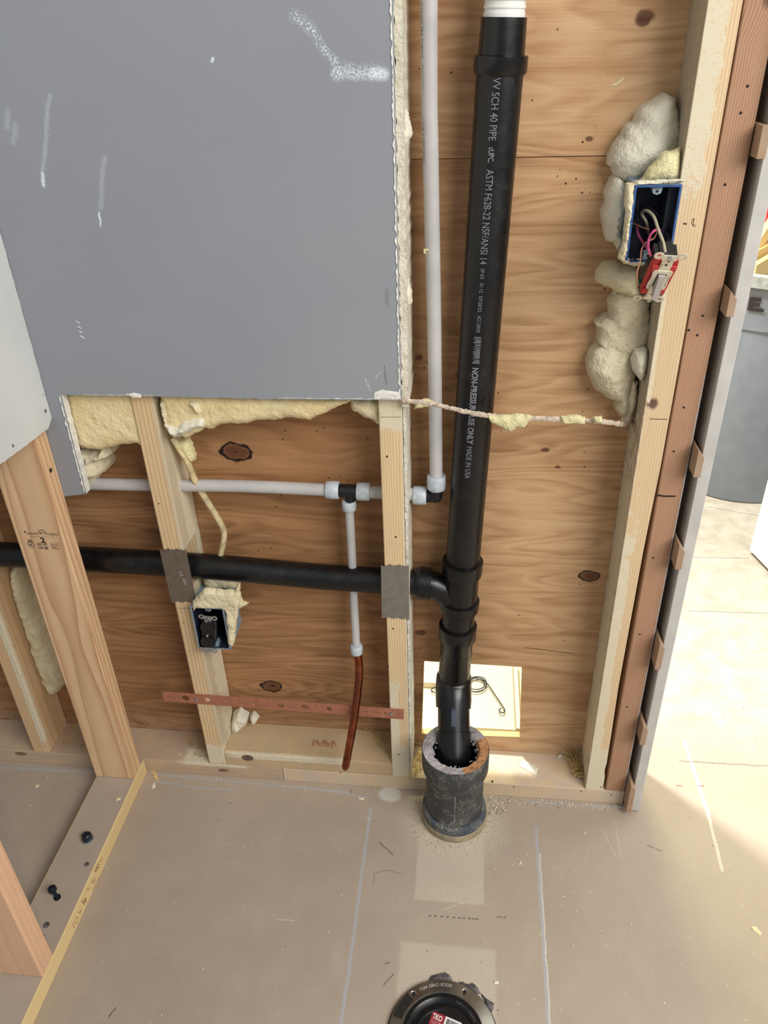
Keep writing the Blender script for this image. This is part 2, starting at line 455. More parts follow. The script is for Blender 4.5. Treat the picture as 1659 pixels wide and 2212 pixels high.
def mat_plywood():
    g = NG('rotary_cut_plywood', 0.62, 0, 0.35); P = g.pos(); x, y, z = g.sep(P)
    knots = [(510, 976, .021), (587, 1482, .018), (1272, 1244, .014), (908, 1366, .010), (1178, 972, .006), (1392, 36, .010), (1388, 46, .008),
             (1205, 1009, .004), (905, 772, .006), (1272, 300, .0045), (1030, 1075, .003)]
    W = g.comb(x, 0.0, z)
    lf = g.math('SUBTRACT', g.noise(g.comb(g.math('MULTIPLY', x, 1.1), 0.0, g.math('MULTIPLY', z, 7.5)), 1.5, 2, 0.45, 0.2), 0.5)
    n = g.math('MULTIPLY', lf, 1.0)
    for (px, py, r) in knots[:4]:
        k = A(px, py, 1, PLY); d = g.vm('LENGTH', g.vm('MULTIPLY', g.vm('SUBTRACT', W, (k.x, 0, k.z)), (0.38, 0, 1.0)))
        n = g.math('ADD', n, g.mr(d, 0, r * 3.4, 0.20, 0))
    n = g.math('ADD', n, g.math('MULTIPLY', g.math('SUBTRACT', g.noise(g.comb(g.math('MULTIPLY', x, 5), 0.0, g.math('MULTIPLY', z, 60)), 1.0, 3), 0.5), 0.05))
    band = g.math('FRACT', g.math('MULTIPLY', n, 13)); band = g.math('MULTIPLY', g.math('POWER', band, 1.3), g.mr(band, 0.70, 1.0, 1, 0))
    fib = g.noise(g.comb(g.math('MULTIPLY', x, 12), 0.0, g.math('MULTIPLY', z, 460)), 1.0, 3)
    med = g.noise(g.comb(g.math('MULTIPLY', x, 1.6), 0.0, g.math('MULTIPLY', z, 34)), 1.3, 5, 0.62)
    wide = g.noise(g.comb(g.math('MULTIPLY', x, 1.2), 0.0, g.math('MULTIPLY', z, 5)), 2.2, 3, 0.5, 0.6)
    f = g.math('ADD', g.math('MULTIPLY', band, 0.38), g.math('MULTIPLY', g.mr(med, 0.32, 0.72), 0.38))
    f = g.math('ADD', f, g.math('MULTIPLY', g.mr(wide, 0.35, 0.7), 0.24))
    f = g.math('ADD', f, g.math('MULTIPLY', g.math('SUBTRACT', fib, 0.5), 0.44), clamp=True)
    c = g.ramp(f, [(0.0, c3(214, 180, 140)), (0.35, c3(196, 158, 117)), (0.65, c3(166, 126, 88)), (1.0, c3(110, 74, 46))])
    # shade in the bays left of the middle stud, painted in redder and darker
    lft = g.mr(g.math('ADD', x, g.math('MULTIPLY', g.math('SUBTRACT', med, 0.5), 0.1)), -0.13, 0.10, 0.62, 0.0)
    up = g.mr(z, 1.2355, 1.237, 1.0, 0.25)
    c = g.mix(g.math('MULTIPLY', lft, up), c, g.mix(g.mr(f, 0.1, 0.85), c3(158, 104, 56), c3(62, 32, 15)))
    tint = g.noise(W, 2.6, 3); c = g.mix(g.mr(tint, 0.45, 0.7, 0, 0.28), c, c3(150, 98, 54))
    sn = g.math('MULTIPLY', g.math('SUBTRACT', g.noise(W, 55, 2), 0.5), 0.9)
    for (px, py, r) in knots:
        k = A(px, py, 1, PLY); d = g.vm('LENGTH', g.vm('MULTIPLY', g.vm('SUBTRACT', W, (k.x, 0, k.z)), (0.8 / r, 0, 1.25 / r)))
        d = g.math('ADD', d, sn)
        c = g.mix(g.mr(d, 0.7, 1.15, 0.85, 0), c, c3(86, 46, 28))
        if r > 0.012:
            c = g.mix(g.math('MULTIPLY', g.mr(d, 0.82, 0.95, 0, 1), g.mr(d, 1.05, 1.2, 1, 0)), c, c3(26, 12, 8))
            c = g.mix(g.mr(d, 0.0, 0.22, 1, 0), c, c3(24, 12, 8))
    # inked stamp specks and the crayon mark
    for (px, py, rx, rz_) in ((1285, 285, .006, .02), (1268, 425, .024, .03), (1270, 205, .01, .01)):
        k = A(px, py, 1, PLY); e = g.ell(W, (k.x, 0, k.z), (rx, 0, rz_), 0.3, 1.0)
        m = g.math('MULTIPLY', e, g.mr(g.noise(W, 480, 3), 0.60, 0.66)); c = g.mix(m, c, c3(40, 26, 18))
    for (a, b, wd) in (((985, 806), (1000, 803), 0.002), ((1010, 806), (985, 812), 0.002), ((1135, 1399), (1240, 1412), 0.0012), ((1320, 1180), (1335, 1190), 0.001), ((890, 345), (890, 345), 0.0001)):
        p, q = A(*a, 1, PLY), A(*b, 1, PLY); c = g.mix(g.math('MULTIPLY', g.seg(W, (p.x, 0, p.z), (q.x, 0, q.z), wd), 0.8), c, c3(36, 26, 20))
    sp = g.voro(W, 46); m = g.math('MULTIPLY', g.mr(sp, 0.05, 0.09, 1, 0), g.mr(tint, 0.5, 0.55)); c = g.mix(m, c, c3(60, 34, 20))
    # dust near the bottom plate
    dn = g.noise(W, 30, 4); c = g.mix(g.math('MULTIPLY', g.mr(z, 0.02, 0.12, 0.45, 0), g.mr(dn, 0.35, 0.6)), c, c3(190, 172, 148))
    g.color(c); g.rgh(g.mr(med, 0.3, 0.7, 0.55, 0.72)); g.bump(g.math('ADD', fib, g.math('MULTIPLY', med, 0.5)), 0.3, 0.0008)
    return g.m

def mat_grey_board():
    g = NG('grey_board_paper', 0.75, 0, 0.3); P = g.pos(); x, y, z = g.sep(P); W = g.comb(x, 0.0, z)
    n = g.noise(P, 1.6, 3); c = g.mix(g.mr(n, 0.3, 0.7), c3(138, 142, 151), c3(148, 151, 155))
    ru = g.noise(W, 360, 4, 0.7); Pn = g.vm('ADD', W, g.vm('SCALE', g.vm('SUBTRACT', g.comb(g.noise(W, 55, 3), 0.0, g.noise(g.vm('ADD', W, (4, 0, 4)), 55, 3)), (0.5, 0, 0.5)), scale=0.010))
    def mark(a, b, wd, amt, lo=0.45, hi=0.6, soft=0.2, col=c3(222, 228, 236)):
        nonlocal c
        p, q = A(*a, 1, DW), A(*b, 1, DW)
        m = g.math('MULTIPLY', g.seg(Pn, (p.x, 0, p.z), (q.x, 0, q.z), wd, soft), g.math('MULTIPLY', g.mr(ru, lo, hi), amt)); c = g.mix(m, c, col)
    mark((638, 34), (672, 62), 0.010, 0.75, 0.48); mark((672, 62), (700, 108), 0.008, 0.7, 0.48); mark((700, 108), (722, 134), 0.006, 0.7); mark((722, 130), (726, 165), 0.008, 0.7)
    mark((732, 145), (815, 148), 0.008, 0.5); mark((730, 158), (818, 163), 0.009, 0.8, 0.40); mark((808, 160), (828, 160), 0.009, 0.85, 0.34, 0.52, 0.3)
    mark((107, 205), (91, 400), 0.0045, 0.4, 0.3, 0.7); mark((92, 375), (92, 400), 0.003, 0.9, 0.3, 0.5); mark((225, 340), (216, 450), 0.005, 0.32, 0.3, 0.7); mark((216, 462), (215, 488), 0.002, 1, 0.3, 0.5)
    mark((16, 240), (14, 275), 0.006, 0.3, 0.3, 0.7); mark((34, 270), (30, 310), 0.006, 0.3, 0.3, 0.7); mark((457, 126), (456, 132), 0.003, 0.9, 0.2, 0.3)
    for i in range(4): mark((163 + i * 4, 694 + i * 11), (171 + i * 4, 698 + i * 11), 0.0012, 1, 0.2, 0.3)
    mark((835, 625), (838, 660), 0.004, 0.5, 0.2, 0.3, 0.2, c3(112, 114, 118)); mark((810, 820), (832, 795), 0.001, 0.9); mark((790, 820), (800, 845), 0.0012, 0.8); mark((828, 790), (834, 830), 0.0012, 0.8, 0.2, 0.3, 0.2, c3(84, 84, 88))
    sp = g.voro(W, 30); c = g.mix(g.math('MULTIPLY', g.mr(sp, 0.02, 0.035, 1, 0), 0.5), c, c3(205, 205, 205))
    g.color(c); g.bump(g.noise(W, 700, 2), 0.06, 0.0005); return g.m

def mat_foam(name, a, b, cell=420, bump=0.5, stain=0.25):
    g = NG(name, 0.8, 0, 0.2); P = g.pos()
    n = g.noise(P, 20, 4); f = g.noise(P, cell, 3, 0.6)
    c = g.mix(g.mr(n, 0.3, 0.7), a, b); c = g.mix(g.mr(f, 0.55, 0.75, 0, 0.25), c, tuple(q * 0.7 for q in b[:3]) + (1,))
    c = g.mix(g.math('MULTIPLY', g.mr(g.noise(P, 9, 4), 0.55, 0.75), stain), c, c3(176, 158, 124))
    g.color(c); g.bump(g.math('ADD', g.math('MULTIPLY', f, 0.6), g.math('MULTIPLY', g.noise(P, 70, 4), 2.2)), min(1, bump * 1.5), 0.004)
    g.b.inputs['Subsurface Weight'].default_value = 0.0
    return g.m

def mat_abs(name, dusty=0.0, col=c3(11, 11, 13), rough=0.2, dcol=c3(150, 146, 138)):
    g = NG(name, rough, 0, 0.5); P = g.pos()
    n = g.noise(P, 34, 5, 0.7); f = g.noise(P, 330, 3, 0.7)
    lo = 0.54 - 0.10 * dusty; m = g.math('MULTIPLY', g.mr(n, lo, lo + 0.24), g.mr(f, lo, lo + 0.16))
    z = g.sep(P)[2]
    m = g.math('MULTIPLY', m, dusty) if dusty else 0.0
    g.color(g.mix(m, col, dcol)); g.rgh(g.mr(n, 0.3, 0.8, rough, rough + 0.25 + dusty * 0.2)); g.bump(g.noise(P, 240, 2), 0.03, 0.0004); return g.m

M = {}
M['floor'] = mat_floor(); M['ply'] = mat_plywood(); M['board'] = mat_grey_board()
M['ply_edge'] = plain('plywood_edge', c3(205, 170, 115), 0.8, 0, 0.14, 300)
M['gyp'] = plain('gypsum_core', c3(226, 224, 216), 0.95, 0, 0.06, 200, 0.9, bscale=260)
M['white_board'] = plain('white_board_paper', c3(206, 208, 206), 0.8, 0, 0.025, 7, 0.05)
M['foam'] = mat_foam('foam_skin', c3(238, 228, 194), c3(222, 208, 170))
M['foam_cut'] = mat_foam('foam_trimmed', c3(246, 230, 184), c3(234, 212, 160), 600, 0.55, 0.2)
M['foam_pale'] = mat_foam('foam_pale', c3(234, 230, 212), c3(216, 210, 188), 300, 0.4, 0.3)
M['crust'] = mat_foam('white_crust', c3(228, 224, 210), c3(204, 196, 176), 300, 0.5, 0.3)
M['foam_dull'] = mat_foam('foam_dull', c3(226, 216, 188), c3(204, 192, 160), 300, 0.5, 0.4)
M['foam_yel'] = mat_foam('foam_fresh', c3(238, 230, 184), c3(226, 214, 162), 500, 0.6, 0.1)
M['abs'] = mat_abs('black_plastic_pipe', 0.12)
M['abs_dusty'] = mat_abs('black_plastic_dusty', 0.22, rough=0.24)
M['abs_old'] = mat_abs('old_black_pipe', 0.9, c3(56, 58, 58), 0.5, c3(170, 166, 154))
M['abs_smear'] = mat_abs('floor_hub_smeared', 1.0, c3(66, 76, 84), 0.55, c3(178, 166, 140))
M['tan_collar'] = plain('tan_sleeve', c3(150, 138, 112), 0.6, 0, 0.12, 40, 0.2)
M['rim'] = mat_foam('sleeve_rim_grey', c3(196, 192, 196), c3(140, 134, 134), 200, 0.6, 0.3)
M['rim_rust'] = plain('sleeve_rim_brown', c3(176, 128, 88), 0.7, 0, 0.2, 120, 0.5)
M['pvc'] = plain('white_pvc', c3(226, 226, 222), 0.3, 0, 0.02, 20)
g = NG('pex_plastic', 0.32, 0, 0.45); P = g.pos(); g.color(g.mix(g.mr(g.noise(P, 14, 3), 0.3, 0.7), c3(178, 176, 176), c3(196, 194, 192)))
g.b.inputs['Subsurface Weight'].default_value = 0.25; g.b.inputs['Subsurface Radius'].default_value = (0.004, 0.004, 0.004); M['pex'] = g.m
M['ring'] = plain('pex_ring', c3(186, 194, 202), 0.35, 0, 0.05, 120, 0.1)
M['ring'].node_tree.nodes['Principled BSDF'].inputs['Roughness'].default_value = 0.35
M['blk'] = plain('black_fitting', c3(26, 26, 28), 0.4, 0, 0.1, 200)
M['copper'] = plain('copper_tube', c3(146, 84, 62), 0.18, 1.0, 0.14, 40)
M['copper_strap'] = plain('copper_plated_strap', c3(176, 118, 94), 0.6, 0.3, 0.06, 90)
M['steel'] = plain('galvanised_steel', c3(158, 156, 148), 0.5, 0.85, 0.05, 60, 0.05)
M['steel_warm'] = plain('dull_steel', c3(140, 130, 118), 0.55, 0.8, 0.05, 70, 0.05)
M['plated'] = plain('plated_yoke', c3(222, 216, 196), 0.4, 0.35, 0.04, 120)
M['zinc'] = plain('zinc_screw', c3(190, 196, 200), 0.3, 0.9, 0.1, 200)
M['stainless'] = plain('stainless_ring', c3(150, 148, 142), 0.32, 0.95, 0.08, 30)
M['bolt'] = plain('blued_bolt', c3(38, 46, 56), 0.35, 0.6, 0.15, 200)
M['ink'] = plain('black_ink', c3(44, 36, 32), 0.9, 0, 0.02, 20)
M['ink_grey'] = plain('grey_print', c3(128, 130, 138), 0.6, 0, 0.1, 300)
M['ink_blue'] = plain('blue_grey_print', c3(84, 92, 112), 0.6, 0, 0.1, 300)
M['ink_red'] = plain('red_brown_pen', c3(134, 70, 52), 0.9, 0, 0.1, 300)
M['ink_faint'] = plain('faint_print', c3(118, 112, 108), 0.7, 0, 0.1, 300)
M['emboss'] = plain('stamped_marks', c3(196, 194, 188), 0.6, 0.3, 0.1, 300)
M['box_blue'] = plain('blue_box_plastic', c3(52, 84, 140), 0.45, 0, 0.12, 80)
M['box_grey'] = plain('blue_grey_box', c3(126, 142, 156), 0.6, 0, 0.08, 80)
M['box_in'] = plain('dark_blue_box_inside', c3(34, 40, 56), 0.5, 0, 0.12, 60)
M['red'] = plain('red_switch_frame', c3(186, 52, 52), 0.35, 0, 0.04, 60)
M['dark'] = plain('dark_plastic', c3(36, 34, 34), 0.4, 0, 0.08, 100)
M['grey_toggle'] = plain('grey_toggle', c3(168, 160, 156), 0.35, 0, 0.03, 60)
M['green'] = plain('green_screw', c3(16, 110, 84), 0.4, 0.3, 0.05, 60)
M['w_white'] = plain('pale_wire', c3(178, 170, 146), 0.4); M['w_pink'] = plain('pink_wire', c3(196, 84, 122), 0.4)
M['w_black'] = plain('black_wire', c3(26, 26, 30), 0.35); M['w_cu'] = plain('bare_copper_wire', c3(206, 146, 116), 0.45, 0.35)
M['cable'] = plain('dusty_cable', c3(196, 180, 140), 0.7, 0, 0.14, 60, 0.3)
M['strip'] = plain('torn_board_strip', c3(204, 186, 168), 0.95, 0, 0.14, 150, 0.8)
M['paper_dk'] = plain('grey_paper_strip', c3(160, 146, 142), 0.85, 0, 0.04, 60)
M['jamb'] = plain('grey_painted_jamb', c3(190, 188, 184), 0.5, 0, 0.04, 16, 0.05)
M['jamb_back'] = plain('primed_jamb_back', c3(150, 145, 134), 0.65, 0, 0.05, 30)
M['can'] = plain('grey_can_plastic', c3(122, 130, 138), 0.5, 0, 0.03, 22, 0.05)
M['can_rim'] = plain('scuffed_can_rim', c3(150, 154, 150), 0.6, 0, 0.1, 90)
M['door'] = plain('white_door_paint', c3(236, 240, 240), 0.4, 0, 0.01, 8)
M['far_wall'] = plain('white_wall_paint', c3(226, 228, 226), 0.8, 0, 0.02, 3)
M['cream'] = plain('cream_plastic', c3(206, 198, 166), 0.5, 0, 0.02, 12)
M['bit_red'] = plain('red_plastic', c3(214, 58, 62), 0.4, 0, 0.04, 20)
M['crumb'] = plain('foam_crumb', c3(232, 222, 190), 0.9, 0, 0.1, 300)
M['saw'] = plain('wood_shavings', c3(206, 172, 118), 0.9, 0, 0.3, 240)
M['dustc'] = plain('grey_dust', c3(202, 190, 172), 0.95, 0, 0.2, 260)
M['grout'] = plain('dark_sealant', c3(92, 88, 88), 0.8, 0, 0.3, 90, 0.8)
M['label_red'] = plain('label_red', c3(150, 34, 48), 0.4, 0, 0.03, 60); M['label_white'] = plain('label_white', c3(224, 222, 220), 0.4, 0, 0.02, 60)

PL, PD = c3(226, 194, 150), c3(184, 138, 92)
M['w_center'] = wood('pine_center', c3(226, 200, 158), c3(178, 138, 92), pith=(0.15, 0.03), spacing=0.0040, wob=0.0022, k=0.75, dust=0.12,
                     residue=(((-0.15, 1.11, 0.0), (-0.128, 1.125, 0.32), 0.35), ((-0.112, 1.11, 0.0), (-0.10, 1.21, 1.0), 0.9), ((-0.15, 1.11, 0.85), (-0.105, 1.125, 0.925), 0.5), ((-0.15, 1.11, 0.03), (-0.11, 1.13, 0.14), 0.9)))
M['w_left'] = wood('pine_left', c3(224, 196, 152), c3(172, 128, 82), pith=(-0.14, 0.04), spacing=0.0058, wob=0.0024, k=0.8, dust=0.16, seed=3,
                   residue=(((-0.516, 1.11, 0.0), (-0.505, 1.215, 1.0), 1.1, c3(196, 182, 156)), ((-0.516, 1.15, 0.0), (-0.505, 1.215, 1.0), 0.3), ((-0.56, 1.11, 0.04), (-0.50, 1.14, 0.10), 0.8)))
M['w_farleft'] = wood('pine_far_left', c3(214, 180, 136), c3(170, 128, 86), pith=(0.14, 0.03), spacing=0.006, k=0.6, dust=0.2, seed=8,
                      residue=(((-0.93, 1.11, 0.0), (-0.915, 1.13, 1.0), 0.8),))
M['w_right'] = wood('pine_light_right', c3(222, 196, 158), c3(178, 140, 98), pith=(0.16, 0.04), spacing=0.0036, wob=0.0016, k=0.75, dust=0.06, seed=12,
                    knots=((-0.010, -0.044, 0.868, 0.009),),
                    residue=(((0.250, 1.115, 1.20), (0.284, 1.125, 1.5), 0.45), ((0.250, 1.115, 0.90), (0.262, 1.125, 1.10), 0.8), ((0.250, 1.115, 0.0), (0.274, 1.125, 0.70), 0.5), ((0.250, 1.115, 0.0), (0.296, 1.125, 0.17), 0.8), ((0.25, 1.118, -0.1), (0.2575, 1.22, 2.6), 1.15, c3(174, 162, 142)), ((0.25, 1.12, 0.0), (0.2575, 1.21, 0.85), 0.3)))
M['w_brown'] = wood('fir_brown', c3(180, 140, 110), c3(124, 88, 64), pith=(0.2, 0.04), spacing=0.0030, wob=0.0014, k=0.85, dust=0.05, seed=21, dustcol=c3(200, 190, 178),
                    knots=((0.014, -0.044, 1.375, 0.014),), residue=(((0.3325, 1.115, 0.0), (0.3365, 1.125, 0.98), 0.97, c3(176, 176, 182)),))
M['w_part'] = wood('fir_partition_stud', c3(226, 190, 148), c3(160, 104, 66), pith=(-0.006, 0.040), spacing=0.0092, tilt=0.03, wob=0.006, k=0.75, dust=0.04, seed=30)
M['w_fore'] = wood('fir_front_stud', c3(226, 184, 150), c3(190, 138, 104), pith=(0.03, 0.11), spacing=0.010, tilt=0.02, wob=0.006, k=0.4, dust=0.08, seed=42)
M['w_pplate'] = wood('pine_partition_plate', c3(226, 200, 146), c3(200, 166, 112), ax='y', pith=(0.06, -0.06), spacing=0.007, wob=0.003, k=0.25, dust=0.0, seed=50, dustcol=c3(168, 152, 134),
                     residue=())
M['w_plateL'] = wood('pine_sole_left', c3(196, 170, 138), c3(160, 130, 98), ax='x', pith=(0.0, 0.10), spacing=0.006, k=0.3, dust=0.42, seed=60, dustcol=c3(170, 152, 138), residue=(((-0.62, 1.10, 0.03), (-0.45, 1.16, 0.045), 0.7),))
M['w_plateR'] = wood('pine_sole_right', c3(222, 196, 152), c3(184, 150, 106), ax='x', pith=(0.03, 0.14), spacing=0.0062, wob=0.002, k=0.42, dust=0.62, seed=70, dustcol=c3(196, 180, 164))
M['w_block'] = wood('pine_block', c3(200, 172, 128), c3(164, 132, 92), ax='x', pith=(-0.04, 0.10), spacing=0.008, k=0.3, dust=0.42, seed=80, dustcol=c3(176, 160, 138), residue=(((-0.52, 1.112, 0.062), (-0.24, 1.128, 0.082), 0.85),))
M['w_shim'] = wood('cedar_shim', c3(168, 138, 112), c3(120, 92, 70), ax='y', pith=(0.05, 0.1), spacing=0.003, k=0.5, dust=0.2, seed=90)
M['w_scrap'] = wood('scrap_wood', c3(236, 206, 140), c3(206, 164, 96), ax='x', spacing=0.008, k=0.4, dust=0.0, seed=95)

# ------------------------------------------------------------------ structure
bm = bmesh.new(); box(bm, (-3.2, -1.6, -0.05), (3.2, 4.2, 0.0)); tag(obj('floor', bm, M['floor']), kind='structure')
# the far room's wall, seen at the very top right, and the room's own side wall left of the studs
bm = bmesh.new(); box(bm, (-3.0, 4.0, 0.0), (3.2, 4.1, 2.44)); tag(obj('wall_far', bm, M['far_wall']), kind='structure')
bm = bmesh.new(); box(bm, (2.4, 1.15, 0.0), (2.5, 4.0, 2.44)); tag(obj('wall_right', bm, M['far_wall']), kind='structure')
# door jamb with the painted front edge
t = thing('trim_1', None, None, (0.357, DW + 0.07, 0.0), kind='structure')
bm = bmesh.new(); box(bm, (0.3475, DW, 0.002), (0.366, DW + 0.135, 2.2), 0.0012); obj('jamb_board', bm, M['jamb'], t)
bm = bmesh.new(); box(bm, (0.3462, DW + 0.012, 0.006), (0.3475, DW + 0.134, 2.2)); obj('jamb_back', bm, M['jamb_back'], t)
bm = bmesh.new(); box(bm, (0.340, DW + 0.055, 0.006), (0.3462, DW + 0.134, 2.2)); obj('casing_edge', bm, M['jamb'], t)
# open door leaf, hinged on the opening's far side
h0 = Vector((1.075, 1.20, 0)); h1 = Vector((0.845, 2.07, 0)); dd = (h1 - h0).normalized(); nn = Vector((-dd.y, dd.x, 0))
Md = frame(h0, dd, nn)
t = thing('door_1', None, None, h0, kind='structure')
bm = bmesh.new(); box(bm, (0, -0.038, 0.012), ((h1 - h0).length, 0.0, 2.04), 0.002, M=Md); obj('door_leaf', bm, M['door'], t)
for zz in (0.25, 1.1, 1.85):
    bm = bmesh.new(); tube(bm, [h0 + Vector((0.004, -0.006, zz)), h0 + Vector((0.004, -0.006, zz + 0.09))], 0.006, 12); obj('hinge', bm, M['zinc'], t)

# ------------------------------------------------------------------ plywood sheathing
SEAM = 1.2355
def ring_prism(outer, inner, y0, y1):
    bm = bmesh.new(); vs = []
    for y in (y0, y1):
        vs.append(([bm.verts.new((p[0], y, p[1])) for p in outer], [bm.verts.new((p[0], y, p[1])) for p in inner]))
    for k, (o, i) in enumerate(vs):
        for j in range(4): bm.faces.new((o[j], o[(j + 1) % 4], i[(j + 1) % 4], i[j]))
    for w_, mi in ((0, 0), (1, 1)):
        for j in range(4):
            f = bm.faces.new((vs[0][w_][j], vs[0][w_][(j + 1) % 4], vs[1][w_][(j + 1) % 4], vs[1][w_][j])); f.material_index = 1
    return bm
bm = bmesh.new(); box(bm, (-1.6, PLY, SEAM + 0.0015), (0.33, PLY + 0.015, 2.44))
tag(obj('plywood_sheet', bm, M['ply']), 'upper plywood sheet behind the drain pipe, above the horizontal seam', 'plywood', 'plywood sheathing')
h = [A(916, 1428, 1, PLY), A(1128, 1441, 1, PLY), A(1123, 1592, 1, PLY), A(911, 1585, 1, PLY)]
bm = ring_prism([(-1.6, SEAM), (0.33, SEAM), (0.33, 0.0), (-1.6, 0.0)], [(q.x, q.z) for q in h], PLY, PLY + 0.015)
tag(obj('plywood_sheet', bm, [M['ply'], M['ply_edge']]), 'lower plywood sheet with the square hole sawn beside the floor pipe', 'plywood', 'plywood sheathing')

# ------------------------------------------------------------------ framing
bm = bmesh.new(); box(bm, (-1.6, FW, 0.0), (-0.3875, PLY, 0.038), 0.0015)
o = tag(obj('sole_plate', bm, M['w_plateL']), 'dusty grey-brown bottom plate on the floor under the left studs', 'framing lumber')
for (px, py, rx_) in ((45, 1628, 0.014), (483, 1664, 0.012)):
    q = A(px, py, 1, FW); b = bmesh.new(); tube(b, [(q.x, FW - 0.0004, q.z), (q.x, FW + 0.004, q.z)], rx_, 16, flat=(0.4, 1.0)); obj('knot', b, plain('dull_knot', c3(128, 98, 76), 0.8, 0, 0.1, 100), o)
bm = bmesh.new(); box(bm, (-0.3865, FW, 0.0), (0.336, PLY, 0.038), 0.0015)
o = tag(obj('sole_plate', bm, M['w_plateR']), 'pale straight-grained bottom plate running right to the door jamb', 'framing lumber')
for (px, py) in ((1064, 1689), (1110, 1700), (1255, 1709), (1320, 1717), (735, 1669), (1298, 1700)):
    b = bmesh.new(); q = A(px, py, 1, FW); tube(b, [(q.x, FW - 0.0003, q.z), (q.x, FW + 0.003, q.z)], 0.0016, 10); obj('nail_hole', b, M['ink'], o)
bm = bmesh.new(); box(bm, (-0.511, FW, 0.0385), (-0.147, PLY, 0.0765), 0.0015)
o = tag(obj('blocking', bm, M['w_block']), 'dusty wood block laid on the bottom plate between the two middle studs', 'framing lumber')
q = A(535, 1637, 1, FW); b = bmesh.new(); tube(b, [(q.x, FW - 0.0006, q.z), (q.x, FW + 0.004, q.z)], 0.013, 18, flat=(0.7, 1.0)); obj('knot', b, plain('brown_knot', c3(104, 84, 70), 0.8, 0, 0.15, 100), o)

def stud(x0, x1, zb, mat, label, y0=FW, y1=PLY - 0.001, zt=2.4, notch=None):
    bm = bmesh.new()
    if notch:
        za, zc = notch; box(bm, (x0, y0, zb), (x1, y1, za), 0.0022); box(bm, (x0, y0, zc), (x1, y1, zt), 0.0022); box(bm, (x0, 1.192, za), (x1, y1, zc), 0.0)
    else: box(bm, (x0, y0, zb), (x1, y1, zt), 0.0022)
    return tag(obj('wall_stud', bm, mat), label, 'wall stud', 'wall studs of the open framing')
def spots(parent, pts, y, r=0.0014, ax=1, m='ink'):
    for (px, py) in pts:
        b = bmesh.new(); q = A(px, py, ax, y); n_ = Vector((0, 0, 0)); n_[ax] = 0.0015 if ax == 1 else -0.0015
        tube(b, [q - n_ * 0.2, q + n_], r, 10); obj('nail_hole', b, M[m], parent)
s1 = stud(-0.955, -0.917, 0.038, M['w_farleft'], 'stud at the far left edge with a roll of foam down its side')
s2 = stud(-0.549, -0.511, 0.038, M['w_left'], 'stud carrying the lower outlet box and the left steel guard plate', notch=(0.512, 0.600))
s3 = stud(-0.147, -0.109, 0.038, M['w_center'], 'middle stud under the corner of the grey drywall with the right guard plate', notch=(0.492, 0.572))
bm = bmesh.new()
prism(bm, [(0.256, 2.4), (0.2945, 2.4), (0.2945, 1.0), (0.2935, 0.8), (0.2895, 0.64), (0.2880, 0.45), (0.2870, 0.33), (0.2890, 0.2), (0.2895, 0.12), (0.2880, 0.10), (0.2905, 0.08), (0.2905, 0.0385), (0.256, 0.0385)], FW, PLY - 0.001, 1)
s4 = tag(obj('wall_stud', bm, M['w_right']), 'pale stud under the upper switch box, smeared with cream foam', 'wall stud', 'wall studs of the open framing')
s5 = stud(0.2965, 0.335, 0.038, M['w_brown'], 'reddish-brown stud next to the door jamb')
spots(s3, [(836, 986), (855, 1160), (838, 1440), (849, 1358), (861, 1630)], FW, 0.0018)
spots(s5, [(1566, 399), (1518, 682), (1488, 713), (1506, 724), (1477, 880), (1455, 975), (1411, 1205), (1382, 1370), (1354, 1527), (1600, 244), (1615, 186)], FW, 0.0018)
spots(s2, [(343, 1088), (397, 1345)], FW, 0.0013)
# pencil centreline mark
b = bmesh.new(); q = lambda px, py: A(px, py, 1, FW - 0.0004)
ribbon(b, [q(1476, 483), q(1484, 484)], 0.0016, (0, -1, 0)); ribbon(b, [q(1502, 473), q(1496, 474), q(1494, 481), q(1497, 487), q(1502, 486)], 0.0006, (0, -1, 0))
ribbon(b, [q(1499, 471), q(1498, 489), q(1504, 489)], 0.0006, (0, -1, 0)); obj('pencil_mark', b, M['ink'], s4)
b = bmesh.new(); ribbon(b, [q(1403, 905), q(1441, 906)], 0.001, (0, -1, 0)); obj('saw_score', b, M['ink'], s4)
b = bmesh.new(); ribbon(b, [q(1415, 1069), q(1435, 1072), q(1459, 1072)], 0.003, (0, -1, 0)); obj('gouge', b, M['ink'], s5)
b = bmesh.new(); ribbon(b, [q(822, 901), q(867, 901)], 0.0006, (0, -1, 0)); obj('saw_score', b, M['ink'], s3)
b = bmesh.new(); ribbon(b, [q(383, 1314), q(416, 1314)], 0.0006, (0, -1, 0)); obj('saw_score', b, M['ink'], s2)

# partition at the left: plate, two studs
bm = bmesh.new(); box(bm, (-0.785, -0.3, 0.0), (-0.6975, FW - 0.001, 0.038), 0.0015)
pp = tag(obj('sole_plate', bm, M['w_pplate']), 'bottom plate of the left partition, running towards the viewer with pen writing on its edge', 'framing lumber')
bm = bmesh.new(); box(bm, (-0.7825, -0.29, 0.0380), (-0.6995, FW - 0.003, 0.0386)); obj('dust_film', bm, plain('dust_film', c3(172, 156, 140), 0.9, 0, 0.02, 12), pp)
bm = bmesh.new(); box(bm, (-0.786, 1.066, 0.0388), (-0.698, 1.1035, 0.87), 0.0022)
ps = tag(obj('wall_stud', bm, M['w_part']), 'clean fir partition stud with a black lumber grade stamp', 'wall stud', 'wall studs of the open framing')
bm = bmesh.new(); box(bm, (-0.786, 0.650, 0.0388), (-0.698, 0.688, 2.0), 0.0022)
tag(obj('wall_stud', bm, M['w_fore']), 'orange-toned partition stud cut off by the lower left edge of the photo', 'wall stud', 'wall studs of the open framing')
